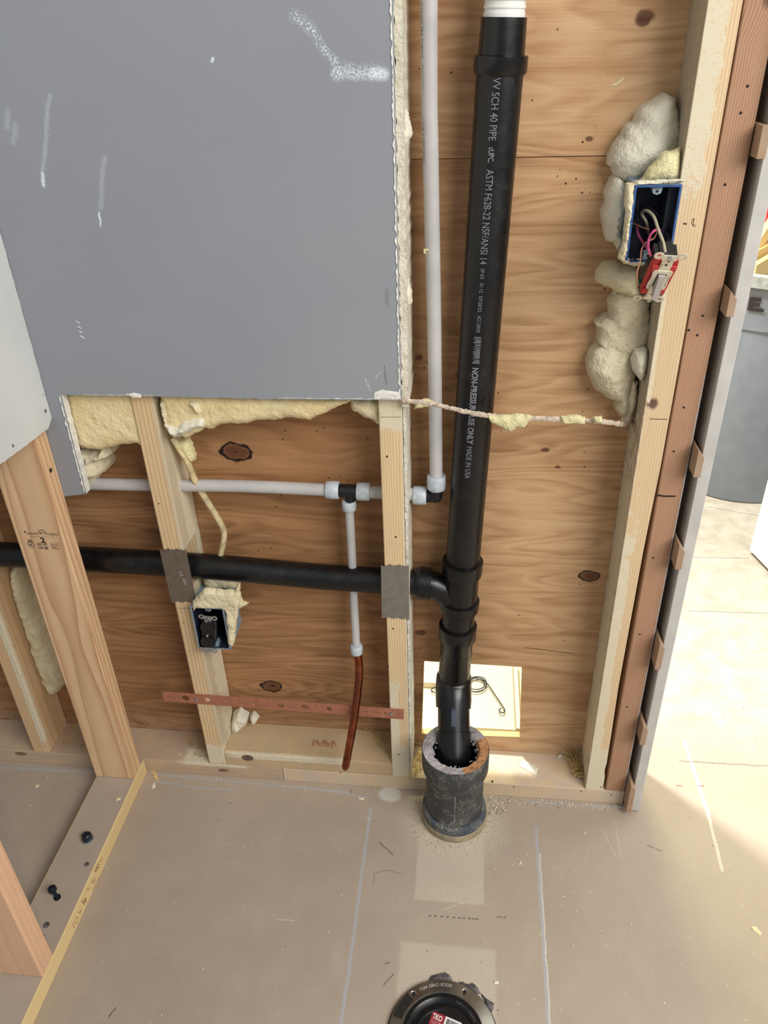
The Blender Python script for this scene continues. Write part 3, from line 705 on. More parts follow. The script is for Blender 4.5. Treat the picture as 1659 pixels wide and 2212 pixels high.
# grade stamp on the partition stud
yS = 1.066 - 0.0004
def stamp(s, px0, px1, py, hgt, bold=0.0):
    a = A(px0, py, 1, yS); b_ = A(px1, py, 1, yS); wd = b_.x - a.x
    return text_bm(s, hgt, wd, bold, M=frame((a.x, yS, a.z), (1, 0, 0), (0, 0, 1)))
parts = [stamp('IDAHO', 59, 83, 1154.5, 0.0042), stamp('FOREST', 99, 127, 1156, 0.0042), stamp('GROUP', 68, 118, 1159.5, 0.0012),
         stamp('2', 89, 99, 1172, 0.0105, 0.03), stamp('92', 61, 71, 1172, 0.006, 0.02), stamp('KD HT', 82, 103, 1178.5, 0.0055, 0.02), stamp('1/4 EE', 84, 105, 1186, 0.0055, 0.02),
         stamp('DOUG-', 112, 125, 1179, 0.003, 0.02), stamp('FIR L', 114, 126, 1184.5, 0.003, 0.02), stamp('W', 63, 71, 1180, 0.006, 0.02)]
b = bmesh.new(); n_ = (0, -1, 0); Q = lambda px, py: A(px, py, 1, yS)
ribbon(b, [Q(109, 1173), Q(126, 1173.5), Q(130, 1186.5), Q(113, 1186), Q(109, 1173)], 0.0005, n_)
for cpx, cpy, r1 in ((91, 1150, 0.0062), (91, 1152.5, 0.0030)):
    cc = Q(cpx, cpy); ribbon(b, [cc + Vector((math.cos(a) * r1, 0, math.sin(a) * r1 * 0.75)) for a in [PI * k / 12 - 0.5 + k * 0.06 for k in range(15)]], 0.0011, n_)
cc = Q(67, 1177); ribbon(b, [cc + Vector((math.cos(2 * PI * k / 20) * 0.0062, 0, math.sin(2 * PI * k / 20) * 0.0062)) for k in range(21)], 0.0007, n_)
cc = Q(54, 1149); ribbon(b, [cc + Vector((-0.0015, 0, 0)), cc + Vector((0.0015, 0, 0))], 0.003, n_)
obj('grade_stamp', join(parts + [b]), M['ink'], ps)
b = bmesh.new(); q_ = A(110, 1016, 0, -0.698 + 0.0005); tube(b, [q_, q_ + Vector((-0.002, 0, 0))], 0.004, 12); obj('knot', b, M['ink'], ps)
# pen writing on the plate edge
xE = -0.6975 + 0.0005
def E_(px, py): return A(px, py, 0, xE)
b = bmesh.new(); nx = (1, 0, 0)
def stroke(pts, wd=0.0009): ribbon(b, [E_(30 + x / 6.38, 1800 + y / 6.38) for x, y in pts], wd, nx)
stroke([(815, 1235), (828, 1300), (840, 1290)])
stroke([(870, 1150), (835, 1200), (845, 1240), (880, 1225), (890, 1175), (870, 1150)])
stroke([(885, 1075), (895, 1105), (930, 1060)]); stroke([(925, 1040), (925, 1120)])
stroke([(935, 930), (975, 985)], 0.0014); stroke([(950, 960), (1000, 920)], 0.0014); stroke([(955, 910), (1010, 960)]); stroke([(985, 890), (1005, 920), (975, 900)])
stroke([(1010, 765), (1020, 790)]); stroke([(1030, 760), (1045, 785)])
stroke([(1125, 610), (1085, 640), (1110, 700)]); stroke([(1068, 690), (1130, 640)]); stroke([(1175, 595), (1080, 810)], 0.0006)
stroke([(1110, 490), (1120, 535), (1140, 500), (1150, 520)], 0.0014); stroke([(1125, 470), (1165, 490), (1140, 450), (1175, 470)], 0.0013); stroke([(1150, 430), (1185, 440), (1160, 410)], 0.001)
stroke([(1185, 385), (1205, 390), (1200, 365)]); stroke([(1205, 345), (1220, 355), (1212, 330)])
obj('pen_writing', b, M['ink_red'], pp)

# ------------------------------------------------------------------ drywall
edge = [(-1.6, 2.2), (-0.109, 2.2), (-0.109, 0.9125), (-0.30, 0.911), (-0.50, 0.9125), (-0.655, 0.9125), (-0.6565, 0.80), (-0.657, 0.730), (-0.70, 0.722), (-0.83, 0.745), (-1.6, 0.75)]
bm = bmesh.new(); prism(bm, edge, DW, FW - 0.0002, 1, 1, 0, jit=0.0016, step=0.004)
gd = tag(obj('drywall_sheet', bm, [M['board'], M['gyp']]), 'large grey drywall sheet with white chalk scuffs, cut off at knee height', 'drywall')
# ragged paper lip along the two cut edges
b = bmesh.new()
def lip(p0, p1, wd, seed, out):
    n = int((Vector(p1) - Vector(p0)).length / 0.003); prev = None
    for i in range(n + 1):
        t = i / n; p = Vector(p0).lerp(Vector(p1), t); e = wd * max(0.1, 0.55 + 1.3 * mnoise.noise(Vector((t * n * 0.35, seed, 0))))
        a_ = b.verts.new(p + Vector((0, -0.0006, 0))); c_ = b.verts.new(p + Vector(out) * e + Vector((0, -0.0012, 0))); d_ = b.verts.new(p + Vector(out) * e + Vector((0, 0.0006, 0)))
        if prev: b.faces.new((prev[0], a_, c_, prev[1])); b.faces.new((prev[1], c_, d_, prev[2]))
        prev = (a_, c_, d_)
lip((-0.1105, DW, 2.19), (-0.1105, DW, 0.915), 0.0028, 1, (-1, 0, 0)); lip((-0.6575, DW, 0.91), (-0.6585, DW, 0.735), 0.0034, 4, (-1, 0, 0))
lip((-0.30, DW, 0.9125), (-0.115, DW, 0.9135), 0.0016, 9, (0, 0, 1)); lip((-0.62, DW, 0.9130), (-0.50, DW, 0.9135), 0.0014, 9, (0, 0, 1))
obj('torn_paper_edge', b, M['gyp'], gd)
bm = blob(apoly([(810, 846), (826, 842), (862, 847), (866, 862), (808, 861)], 1, DW), DW, 0.0012, 0.002, step=0.003, amp=0.0003, jit=0.0012); obj('peeled_patch', bm, M['gyp'], gd, True)
bm = blob(apoly([(272, 851), (290, 848), (306, 852), (305, 859), (288, 860)], 1, DW), DW, 0.0030, 0.004, step=0.003, amp=0.0005, jit=0.0012); obj('peeled_patch', bm, M['gyp'], gd, True)

wy = [(-0.4, 2.2), (DW - 0.001, 2.2), (DW - 0.001, 0.872), (1.085, 0.862), (1.0, 0.868), (0.93, 0.874), (-0.4, 0.88)]
bm = bmesh.new(); prism(bm, wy, -0.6975, -0.6815, 0, 1, 0, jit=0.0014, step=0.006)
wd_ = tag(obj('drywall_sheet', bm, [M['white_board'], M['gyp']]), 'pale grey-white drywall on the left partition with screw holes and a slanting lower edge', 'drywall')
for (px, py, r) in ((84, 789, 0.0032), (98, 888, 0.0034), (28, 963, 0.0026), (93, 853, 0.001)):
    b = bmesh.new(); q_ = A(px, py, 0, -0.6815); tube(b, [q_ + Vector((0.0004, 0, 0)), q_ + Vector((-0.004, 0, 0))], r, 14); obj('screw_hole', b, M['ink_faint'], wd_)
b = bmesh.new(); a_ = A(130, 893, 0, -0.68); tube(b, [A(118, 897, 0, -0.680), A(128, 893, 0, -0.680), A(136, 884, 0, -0.680)], [0.003, 0.004, 0.002], 8, flat=(1, 0.4)); obj('torn_paper_edge', b, M['gyp'], wd_)

# ------------------------------------------------------------------ steel guard plates
def guard(pts, mat, label, mark=None):
    P = [A(px, py, 1, FW - 0.0012) for px, py in pts]
    t = thing('guard_plate', label, 'guard plate', (sum(p.x for p in P) / 4, FW - 0.0012, min(p.z for p in P)), 'steel guard plates')
    bm = bmesh.new(); n = 24; poly = []
    TL, TR, BR, BL = P
    for k in range(n):   # nibbled upper and lower edges
        u = k / n; p = TL.lerp(TR, u); e = -0.003 * (0.5 + 0.5 * math.sin(u * 22)) if 0.08 < u < 0.92 else 0
        poly.append((p.x, p.z + e * (0.4 if 0.35 < u < 0.65 else 1)))
    poly.append((TR.x, TR.z))
    for k in range(n):
        u = k / n; p = BR.lerp(BL, u); e = 0.003 * (0.5 + 0.5 * math.sin(u * 19)) if 0.1 < u < 0.9 else 0
        poly.append((p.x, p.z + e))
    poly.append((BL.x, BL.z))
    prism(bm, poly, FW - 0.0022, FW - 0.0004, 1); obj('plate', bm, mat, t)
    m = TL.lerp(TR, 0.5)
    for s in (-1, 1): b = bmesh.new(); box(b, (m.x + s * 0.008 - 0.002, FW - 0.0026, m.z - 0.001), (m.x + s * 0.008 + 0.002, FW - 0.0004, m.z + 0.002)); obj('prong', b, mat, t)
    if mark:
        a = A(mark[0], mark[1], 1, FW - 0.0027)
        b = text_bm('16 Ga', 0.006, 0.030, 0.0, M=frame((a.x, FW - 0.0027, a.z), (0.25, 0, -1), (1, 0, 0.25))); obj('stamped_mark', b, M['emboss'], t)
guard([(345, 1187), (402, 1187), (424, 1301), (371, 1301)], M['steel_warm'], 'dull steel guard plate stamped with a gauge mark on the stud above the outlet box', (386, 1236))
guard([(823, 1221), (883, 1222), (884, 1338), (825, 1334)], M['steel'], 'grey steel guard plate on the middle stud beside the drain tee')

# ------------------------------------------------------------------ drain stack
def ax_(z): return Vector((-0.0055 + (z - 0.687) * 0.040, 1.160, z))
R2 = 0.0302
st = thing('drain_pipe', 'black plastic drain stack with white adapter, side branch and offset into the floor sleeve', 'drain pipe', (-0.012, 1.07, 0.12))
def vt(name, prof, mat, seg=40, lab=None):
    bm = bmesh.new(); tube(bm, [ax_(z) for z, r in prof], [r for z, r in prof], seg)
    o = obj(name, bm, mat, st, True)
    if lab: o['label'] = lab
    return o
zt = lambda py, px=1050, y=1.13: A(px, py, 1, y).z
z38 = zt(38, 1087); z120 = zt(122, 1082); z165 = zt(166, 1078)
vt('threaded_nipple', [(1.9, 0.0262), (z38 + 0.018, 0.0262), (z38 + 0.017, 0.0250), (z38 + 0.013, 0.0250), (z38 + 0.012, 0.0262), (z38 + 0.010, 0.0262), (z38 + 0.009, 0.0250), (z38 + 0.006, 0.0250), (z38 + 0.005, 0.0260), (z38 - 0.004, 0.0260)], M['pvc'], lab='white threaded plastic pipe')
vt('adapter', [(z38, 0.0272), (z38 + 0.0005, 0.0285), (z120, 0.0295), (z120 - 0.0005, 0.0295)], M['abs'])
vt('coupling', [(z120 + 0.001, 0.030), (z120, 0.0343), (z165 + 0.004, 0.0343), (z165, 0.031)], M['abs'])
zT1 = zt(1232, 1000); zT2 = zt(1258, 1000); zL1 = zt(1317, 990); zL2 = zt(1338, 990); zE1 = zt(1372, 987); zE2 = zt(1402, 987)
pipe = vt('vertical_pipe', [(z165 + 0.002, R2), (zT1 - 0.01, R2)], M['abs_dusty'])
vt('tee_fitting', [(zT1 + 0.001, 0.0335), (zT1, 0.0365), (zT2, 0.0362), (zT2 - 0.001, 0.0315), (zL1 + 0.001, 0.0315), (zL1, 0.0362), (zL2 + 0.004, 0.0362), (zL2, 0.0325)], M['abs'])
vt('short_pipe', [(zL2 + 0.002, R2), (zE1 - 0.005, R2)], M['abs'])
# lower offset: vertical, 45 degree run towards the viewer, into the sleeve
zb = 0.282
hub = vt('elbow_fitting', [(zE1 + 0.001, 0.0335), (zE1, 0.0358), (zE2 + 0.005, 0.0358), (zE2 - 0.002, 0.031), (zb, 0.031)], M['abs'])
p0 = ax_(zb + 0.002); run = [p0, p0 + Vector((0, -0.010, -0.012)), p0 + Vector((0.001, -0.024, -0.028))]
pe = Vector((-0.0165, 1.074, 0.176)); pts = run + [run[-1].lerp(pe, t_) for t_ in (0.3, 0.34, 0.62, 0.64, 1.0)]
bm = bmesh.new(); tube(bm, [ax_(zb + 0.018), ax_(zb + 0.014), ax_(zb + 0.002), run[1], run[2], run[2] + Vector((0, -0.010, -0.011)), run[2] + Vector((0, -0.011, -0.012))], [0.0305, 0.0345, 0.0355, 0.0358, 0.0355, 0.0345, 0.030], 40)
obj('elbow_hub', bm, M['abs'], st, True)
bm = bmesh.new(); tube(bm, [run[2], run[2].lerp(pe, 0.5), run[2].lerp(pe, 0.8)], R2 + 0.0012, 40); lowp = obj('offset_pipe', bm, M['abs'], st, True)
bm = bmesh.new(); q1 = run[2].lerp(pe, 0.56); q2 = pe
tube(bm, [q1, q1 + (q2 - q1) * 0.01, q1.lerp(q2, 0.8), q2, q2 + Vector((0, -0.006, -0.008)), q2 + Vector((0, -0.0065, -0.0085)), q2 + Vector((0, -0.010, -0.024)), q2 + Vector((0, -0.010, -0.060))], [0.0305, 0.0335, 0.0338, 0.0342, 0.0340, 0.0325, 0.0315, 0.0315], 40)
obj('lower_elbow', bm, M['abs'], st, True)
# branch
bm = bmesh.new(); tube(bm, smooth_path([(-1.55, 1.16, 0.566), (-0.9, 1.16, 0.553), (-0.5, 1.16, 0.5435), (-0.27, 1.16, 0.530), (-0.095, 1.16, 0.5255)], 6), 0.0241, 32); obj('branch_pipe', bm, M['abs_dusty'], st, True)
bm = bmesh.new(); sp_ = smooth_path([(-0.088, 1.16, 0.5250), (-0.070, 1.16, 0.5235), (-0.050, 1.16, 0.515), (-0.030, 1.16, 0.492), (-0.018, 1.16, 0.455)], 6)
tube(bm, sp_, [0.0255] * len(sp_), 28); obj('tee_sweep', bm, M['abs'], st, True)
bm = bmesh.new(); tube(bm, [(-0.096, 1.16, 0.5258), (-0.0955, 1.16, 0.5258), (-0.0905, 1.16, 0.5256), (-0.090, 1.16, 0.5256), (-0.068, 1.16, 0.5232), (-0.0675, 1.16, 0.5232)], [0.0255, 0.0275, 0.0282, 0.0308, 0.0310, 0.0262], 32); obj('branch_hub', bm, M['abs'], st, True)
# printing wrapped on the vertical pipe
def pipe_text(s, py0, py1, hgt, bold=0.0, ang0=-0.12, mat='ink_grey', rr=R2 + 0.0005, parent=None):
    z0 = A(1062, py0, 1, 1.13).z; z1 = A(1040, py1, 1, 1.13).z
    def fn(co):
        z = z0 - co.x; a = ang0 + (co.y - hgt / 2) / rr; c_ = ax_(z)
        return Vector((c_.x + rr * math.sin(a), c_.y - rr * math.cos(a), z))
    return text_bm(s, hgt, z0 - z1, bold, fn=fn)
tx = [pipe_text('VV SCH 40 PIPE', 168, 304, 0.0095), pipe_text('cUPC.', 318, 352, 0.0075, 0.02), pipe_text('ASTM F628-22 NSF/ANSI 14', 366, 571, 0.0098),
      pipe_text('SP-03', 580, 602, 0.0052), pipe_text('01:12', 612, 632, 0.0052), pipe_text('07/28/25', 640, 674, 0.0055), pipe_text('ACC-20020', 682, 718, 0.0055),
      pipe_text('NON-PRESSURE USE ONLY', 795, 960, 0.0092, 0.03), pipe_text('MADE IN USA', 966, 1034, 0.0088)]
b = bmesh.new(); z0 = A(1040, 728, 1, 1.13).z; z1 = A(1033, 784, 1, 1.13).z; zz = z0
while zz > z1:
    hh = random.choice((0.0004, 0.0008, 0.0014)); c_ = ax_(zz); rr = R2 + 0.0005; vs = []
    a0, a1 = -0.12 - 0.17 * (0.5 if random.random() < .3 else 1), -0.12 + 0.17
    for (z_, a) in ((zz, a0), (zz, (a0 + a1) / 2), (zz, a1), (zz - hh, a1), (zz - hh, (a0 + a1) / 2), (zz - hh, a0)): vs.append(b.verts.new((c_.x + rr * math.sin(a), c_.y - rr * math.cos(a), z_)))
    b.faces.new((vs[0], vs[1], vs[4], vs[5])); b.faces.new((vs[1], vs[2], vs[3], vs[4])); zz -= hh + random.choice((0.0008, 0.0012))
obj('printed_text', join(tx + [b]), M['ink_grey'], pipe)
# barcode on the lower offset pipe
b = bmesh.new(); dr = (pe - run[2]).normalized(); a0 = A(984, 1502, 1, run[2].y - 0.035); nr = Vector((0, dr.z, -dr.y)); nr = -nr if nr.y > 0 else nr
base = run[2] + dr * 0.012; L_ = 0.0
while L_ < 0.034:
    hh = random.choice((0.0008, 0.0012)); rr = R2 + 0.0018
    for s0, s1 in ((-0.12, 0.16),):
        vs = []
        for (l_, a) in ((L_, s0), (L_, s1), (L_ + hh, s1), (L_ + hh, s0)):
            vs.append(b.verts.new(base + dr * l_ + nr * rr * math.cos(a) + Vector((1, 0, 0)) * rr * math.sin(a)))
        b.faces.new(vs)
    L_ += hh + random.choice((0.0006, 0.001))
obj('printed_barcode', b, M['ink_blue'], lowp)
# mould seams
b = bmesh.new(); tube(b, [ax_(zE2 - 0.004) + Vector((0, -0.0311, 0)), ax_(zb + 0.006) + Vector((0, -0.0311, 0))], 0.0006, 6); obj('mould_seam', b, M['abs'], hub)

# ------------------------------------------------------------------ floor sleeve
SC_ = (-0.0135, 1.064, 0.0); ZT = 0.201
sl = thing('floor_pipe', 'wide old black pipe sleeve rising from the floor around the drain stack', 'drain pipe', SC_)
bm = bmesh.new(); lathe(bm, [(0.0655, 0.0), (0.0655, 0.012), (0.0650, 0.034), (0.060, 0.036), (0.0575, 0.036), (0.0575, 0.0)], SC_, 56); obj('floor_hub', bm, M['abs_smear'], sl, True)
bm = bmesh.new(); lathe(bm, [(0.0668, 0.0), (0.0674, 0.010), (0.0668, 0.017), (0.0657, 0.018), (0.0657, 0.0)], SC_, 56); obj('tan_collar', bm, M['tan_collar'], sl, True)
bm = bmesh.new(); lathe(bm, [(0.0572, 0.03), (0.0572, 0.128), (0.0584, 0.132), (0.0645, 0.150), (0.0655, 0.156), (0.0655, ZT - 0.002), (0.0645, ZT), (0.0640, ZT - 0.001), (0.046, ZT - 0.012), (0.046, 0.03)], SC_, 56); slp = obj('sleeve_pipe', bm, M['abs_old'], sl, True)
b = bmesh.new(); seg = 64; rings = []
for k in range(seg):
    a = 2 * PI * k / seg; rin = 0.043 + 0.005 * mnoise.noise(Vector((math.cos(a) * 3, math.sin(a) * 3, 1))); rings.append((a, rin))
vs = []
for a, rin in rings:
    row = []
    for j in range(6):
        u = j / 5; r = 0.0645 + (rin - 0.0645) * u; z = ZT - 0.0004 - 0.0015 * u + (0.0012 * mnoise.noise(Vector((math.cos(a) * r * 300, math.sin(a) * r * 300, 0))) if 0 < j < 5 else 0) - (0.006 if j == 5 else 0)
        row.append(b.verts.new((SC_[0] + r * math.cos(a), SC_[1] + r * math.sin(a), z)))
    vs.append(row)
for k in range(seg):
    for j in range(5):
        f = b.faces.new((vs[k][j], vs[(k + 1) % seg][j], vs[(k + 1) % seg][j + 1], vs[k][j + 1]))
        am = math.degrees(rings[k][0]) % 360; f.material_index = 1 if (am > 285 or am < 25) else 0
obj('cut_rim', b, [M['rim'], M['rim_rust']], sl)
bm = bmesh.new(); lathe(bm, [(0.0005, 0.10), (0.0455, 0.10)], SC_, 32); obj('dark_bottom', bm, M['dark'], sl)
b = bmesh.new(); tube(b, [(SC_[0] + 0.002, SC_[1] - 0.0574, 0.04), (SC_[0] + 0.002, SC_[1] - 0.0574, 0.13)], 0.0006, 6); obj('mould_seam', b, M['rim'], slp)

# ------------------------------------------------------------------ water line
wt = thing('water_pipe', 'translucent white water tubing with black fittings and a copper stub', 'water pipe', (-0.21, 1.165, 0.07))
def tb(name, pts, r, mat, seg=24, lab=None, par=None):
    bm = bmesh.new(); tube(bm, pts, r, seg); o = obj(name, bm, mat, par or wt, True)
    if lab: o['label'] = lab
    return o
ZH = 0.7125; RP = 0.0112; YP = 1.168
tb('horizontal_tube', smooth_path([(-1.5, YP, 0.7115), (-0.685, YP, 0.7115), (-0.42, YP, 0.7155), (-0.245, YP, 0.7125)], 5), RP, M['pex'])
tb('horizontal_tube', [(-0.185, YP, 0.7110), (-0.085, YP, 0.7085)], RP, M['pex'])
vp = tb('vertical_tube', smooth_path([(-0.0715, 1.163, 2.3), (-0.070, 1.163, 1.42), (-0.068, 1.163, 1.25), (-0.0625, 1.163, 1.01), (-0.059, 1.163, 0.78), (-0.058, 1.163, 0.745)], 5), 0.0110, M['pex'])
def rg(name, p, d, r0, L):
    p = Vector(p); d = Vector(d).normalized(); bm = bmesh.new()
    tube(bm, [p - d * L / 2, p - d * (L / 2 - 0.0015), p, p + d * (L / 2 - 0.0015), p + d * L / 2], [r0 * 0.92, r0, r0 * 1.03, r0, r0 * 0.92], 28); obj(name, bm, M['ring'], wt, True)
xr = lambda px: A(px, 1057, 1, YP - 0.01).x
rg('clamp_ring', (xr(716), YP, 0.7130), (1, 0, -0.02), 0.0158, 0.023); rg('clamp_ring', (xr(783), YP, 0.7115), (1, 0, -0.02), 0.0158, 0.023)
rg('clamp_ring', (xr(906), YP, 0.7070), (1, 0, -0.02), 0.0160, 0.023); rg('clamp_ring', (-0.058, 1.163, 0.7375), (0, 0, 1), 0.0158, 0.026)
bm = bmesh.new(); tube(bm, [(xr(716), YP, 0.7130), (xr(783), YP, 0.7115)], 0.0118, 20); tube(bm, [(xr(752), YP, 0.7115), (xr(754), YP, 0.693)], 0.0095, 20); obj('tee_fitting', bm, M['blk'], wt, True)
bm = bmesh.new(); tube(bm, smooth_path([(xr(906), YP, 0.7070), (-0.066, YP, 0.7065), (-0.0585, 1.165, 0.7095), (-0.058, 1.163, 0.730)], 5), 0.0112, 20); obj('elbow_fitting', bm, M['blk'], wt, True)
zd = A(756, 1082, 1, 1.16).z
rg('clamp_ring', (-0.2115, 1.167, 0.6835), (0.0, 0, 1), 0.0125, 0.018)
tb('drop_tube', smooth_path([(-0.2115, 1.167, 0.690), (-0.2120, 1.167, 0.60), (-0.2130, 1.163, 0.48), (-0.2120, 1.150, 0.375)], 5), 0.0080, M['pex'], 20)
rg('clamp_ring', (-0.2115, 1.148, 0.3665), (0, 0.1, 1), 0.0118, 0.020)
tb('copper_stub', smooth_path([(-0.2110, 1.148, 0.372), (-0.2085, 1.145, 0.345), (-0.2075, 1.138, 0.315), (-0.2105, 1.122, 0.275), (-0.2150, 1.106, 0.238), (-0.2220, 1.090, 0.195), (-0.2300, 1.078, 0.150), (-0.2325, 1.074, 0.135)], 5), 0.0080, M['copper'], 24, 'bright copper stub with a closed end')
bm = bmesh.new(); tube(bm, [(-0.2322, 1.0745, 0.138), (-0.2355, 1.070, 0.120), (-0.2368, 1.068, 0.113), (-0.2374, 1.067, 0.109)], [0.0080, 0.0080, 0.0052, 0.0006], 24); obj('stub_end', bm, M['copper'], wt, True)
# tiny print on the vertical tube
def pex_text(s, py0, py1, parent):
    z0 = A(913, py0, 1, 1.155).z; z1 = A(916, py1, 1, 1.155).z; rr = 0.0112 + 0.0003; hgt = 0.0042
    def fn(co):
        z = z0 - co.x; a = -0.92 + (co.y - hgt / 2) / rr; x = -0.0685 - (1.30 - z) * -0.0075 * 1.0
        x = -0.070 + max(0, (1.42 - z)) * 0.0125; return Vector((x + rr * math.sin(a), 1.163 - rr * math.cos(a), z))
    return text_bm(s, hgt, z0 - z1, 0.0, fn=fn)
obj('printed_text', join([pex_text('CTS-OD PEX TUBING', 6, 126, vp), pex_text('POTABLE ASTM F876', 140, 190, vp), pex_text('3/4 IN 100 PSI 180F', 192, 258, vp), pex_text('SDR-9 CERTIFIED', 262, 352, vp)]), M['ink_faint'], vp)

# ------------------------------------------------------------------ copper strap
c0 = A(352, 1504, 1, FW - 0.0015); c1 = A(872, 1543, 1, FW - 0.0015); dx_ = (c1 - c0); L = dx_.length; MX = frame(c0, dx_, Vector((0, 0, 1)))
strap = thing('pipe_strap', 'long perforated copper-coloured pipe bracket screwed across two studs', 'pipe strap', tuple(c0))
bm = bmesh.new()
def hole_strip(bm, L, hw, holes):
    """strap with round holes made with constrained triangulation"""
    V = [Vector((0, -hw)), Vector((L, -hw)), Vector((L, hw)), Vector((0, hw))]; E = [(0, 1), (1, 2), (2, 3), (3, 0)]; F_ = [[0, 1, 2, 3]]
    for (x, r) in holes:
        s = len(V); n = 16
        for k in range(n): V.append(Vector((x + r * math.cos(2 * PI * k / n), r * 0.85 * math.sin(2 * PI * k / n))))
        E += [(s + k, s + (k + 1) % n) for k in range(n)]
    vo, eo, fo, *_ = delaunay_2d_cdt(V, E, F_, 1, 1e-7)
    vt_ = [bm.verts.new((p[0], p[1], 0.0008)) for p in vo]; vb_ = [bm.verts.new((p[0], p[1], -0.0008)) for p in vo]; cnt = {}
    for f in fo:
        c_ = sum((vo[i] for i in f), Vector((0, 0))) / len(f)
        if any((c_.x - x) ** 2 + (c_.y / 0.85) ** 2 < (r * 0.985) ** 2 for x, r in holes): continue
        bm.faces.new([vt_[i] for i in f]); bm.faces.new([vb_[i] for i in reversed(f)])
        for i in range(len(f)):
            a, b_ = f[i], f[(i + 1) % len(f)]; cnt.setdefault((min(a, b_), max(a, b_)), []).append((a, b_))
    for k, v in cnt.items():
        if len(v) == 1: a, b_ = v[0]; bm.faces.new((vt_[a], vb_[a], vb_[b_], vt_[b_]))
    for v in [v for v in bm.verts if not v.link_faces]: bm.verts.remove(v)
s_ = L / 520.0
X = lambda px: (px - 352) * s_
holes = [(X(363), 0.0022), (X(376), 0.0022), (X(389), 0.0018), (X(402), 0.0085), (X(427), 0.0022), (X(452), 0.0072), (X(479), 0.0018), (X(557), 0.0078), (X(531), 0.0012), (X(583), 0.0016), (X(610), 0.0085), (X(636), 0.0016), (X(663), 0.0082), (X(688), 0.0016), (X(714), 0.0062), (X(740), 0.002),
         (X(793), 0.0022), (X(806), 0.0022), (X(819), 0.0022), (X(833), 0.0022), (X(860), 0.0022)]
hole_strip(bm, L, 0.0135, holes)
for v in bm.verts: v.co = MX @ v.co
obj('strap', bm, M['copper_strap'], strap)
for px in (427, 846):
    q_ = MX @ Vector((X(px), 0.0, 0.001)); bm = bmesh.new(); tube(bm, [q_, q_ + Vector((0, -0.0022, 0)), q_ + Vector((0, -0.0028, 0))], [0.0042, 0.0038, 0.0015], 16); obj('screw', bm, M['zinc'], strap, True)

# ------------------------------------------------------------------ electrical boxes
def elec_box(x0, x1, z0, z1, yf, yb, label, outer, inner, wall=0.0028):
    t = thing('outlet_box', label, 'electrical box', ((x0 + x1) / 2, (yf + yb) / 2, z0), 'plastic electrical boxes')
    bm = bmesh.new()
    o4 = [(x0, z0), (x1, z0), (x1, z1), (x0, z1)]; i4 = [(x0 + wall, z0 + wall), (x1 - wall, z0 + wall), (x1 - wall, z1 - wall), (x0 + wall, z1 - wall)]
    of = [bm.verts.new((p[0], yf, p[1])) for p in o4]; ob = [bm.verts.new((p[0], yb, p[1])) for p in o4]
    inf = [bm.verts.new((p[0], yf, p[1])) for p in i4]; inb = [bm.verts.new((p[0], yb - wall, p[1])) for p in i4]
    for j in range(4):
        k = (j + 1) % 4
        bm.faces.new((of[j], of[k], ob[k], ob[j])).material_index = 0
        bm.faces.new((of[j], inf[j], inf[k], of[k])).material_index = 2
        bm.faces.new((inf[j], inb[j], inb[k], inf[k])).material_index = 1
    bm.faces.new(ob); f = bm.faces.new(inb); f.material_index = 1
    mo = outer if isinstance(outer, list) else [outer, outer]
    obj('body', bm, [mo[0], inner, mo[1]], t)
    xm = (x0 + x1) / 2
    for zc, sgn in ((z1 - wall, -1), (z0 + wall, 1)):
        bm = bmesh.new(); prism(bm, [(xm - 0.007, zc), (xm + 0.007, zc), (xm + 0.005, zc + sgn * 0.008), (xm, zc + sgn * 0.010), (xm - 0.005, zc + sgn * 0.008)], yf + 0.004, yf + 0.02, 1)
        lug = obj('screw_lug', bm, M['box_grey'], t)
        b = bmesh.new(); tube(b, [(xm, yf + 0.0035, zc + sgn * 0.0055), (xm, yf + 0.006, zc + sgn * 0.0055)], 0.0018, 12); obj('lug_hole', b, M['dark'], lug)
    return t
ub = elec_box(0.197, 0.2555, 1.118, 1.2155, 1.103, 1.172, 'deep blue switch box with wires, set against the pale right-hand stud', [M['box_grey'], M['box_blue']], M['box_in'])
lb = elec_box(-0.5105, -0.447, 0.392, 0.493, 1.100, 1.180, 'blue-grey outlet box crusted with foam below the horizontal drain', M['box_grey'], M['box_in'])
# ridge inside the upper box
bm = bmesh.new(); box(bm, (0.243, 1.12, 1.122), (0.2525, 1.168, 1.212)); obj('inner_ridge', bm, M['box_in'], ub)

# ------------------------------------------------------------------ switch
Tp = A(1451, 546, 1, 1.040); Bp = A(1400, 651, 1, 1.092)
U_ = (Tp - Bp); L = U_.length; U_.normalize(); Rv = Vector((1, 0, 0.02)); Rv = (Rv - U_ * Rv.dot(U_)).normalized(); Nv = Rv.cross(U_)   # Nv faces the viewer
if Nv.y > 0: Nv = -Nv
ctr = (Tp + Bp) / 2
MS = Matrix.Translation(ctr) @ Matrix((Rv, U_, Nv)).transposed().to_4x4()
k = L / 0.105
sw = thing('toggle_switch', 'red-framed toggle switch with a grey lever hanging out of the upper box by its wires', 'switch', tuple(ctr - U_ * 0.05))
def sp(name, build, mat, par=None, smooth=False, lab=None):
    bm = bmesh.new(); build(bm)
    for v in bm.verts: v.co = MS @ (v.co * k)
    o = obj(name, bm, mat, par or sw, smooth)
    if lab: o['label'] = lab
    return o
def xyprism(bm, poly, z0, z1): prism(bm, poly, z0, z1, 2)
sp('switch_body', lambda b: (box(b, (-0.0165, -0.033, -0.034), (0.0165, 0.034, -0.010), 0.001), box(b, (-0.0172, -0.012, -0.030), (0.0172, 0.008, -0.012), 0.001), box(b, (-0.010, 0.030, -0.036), (0.010, 0.037, -0.012), 0.001)), M['dark'], lab='black switch body')
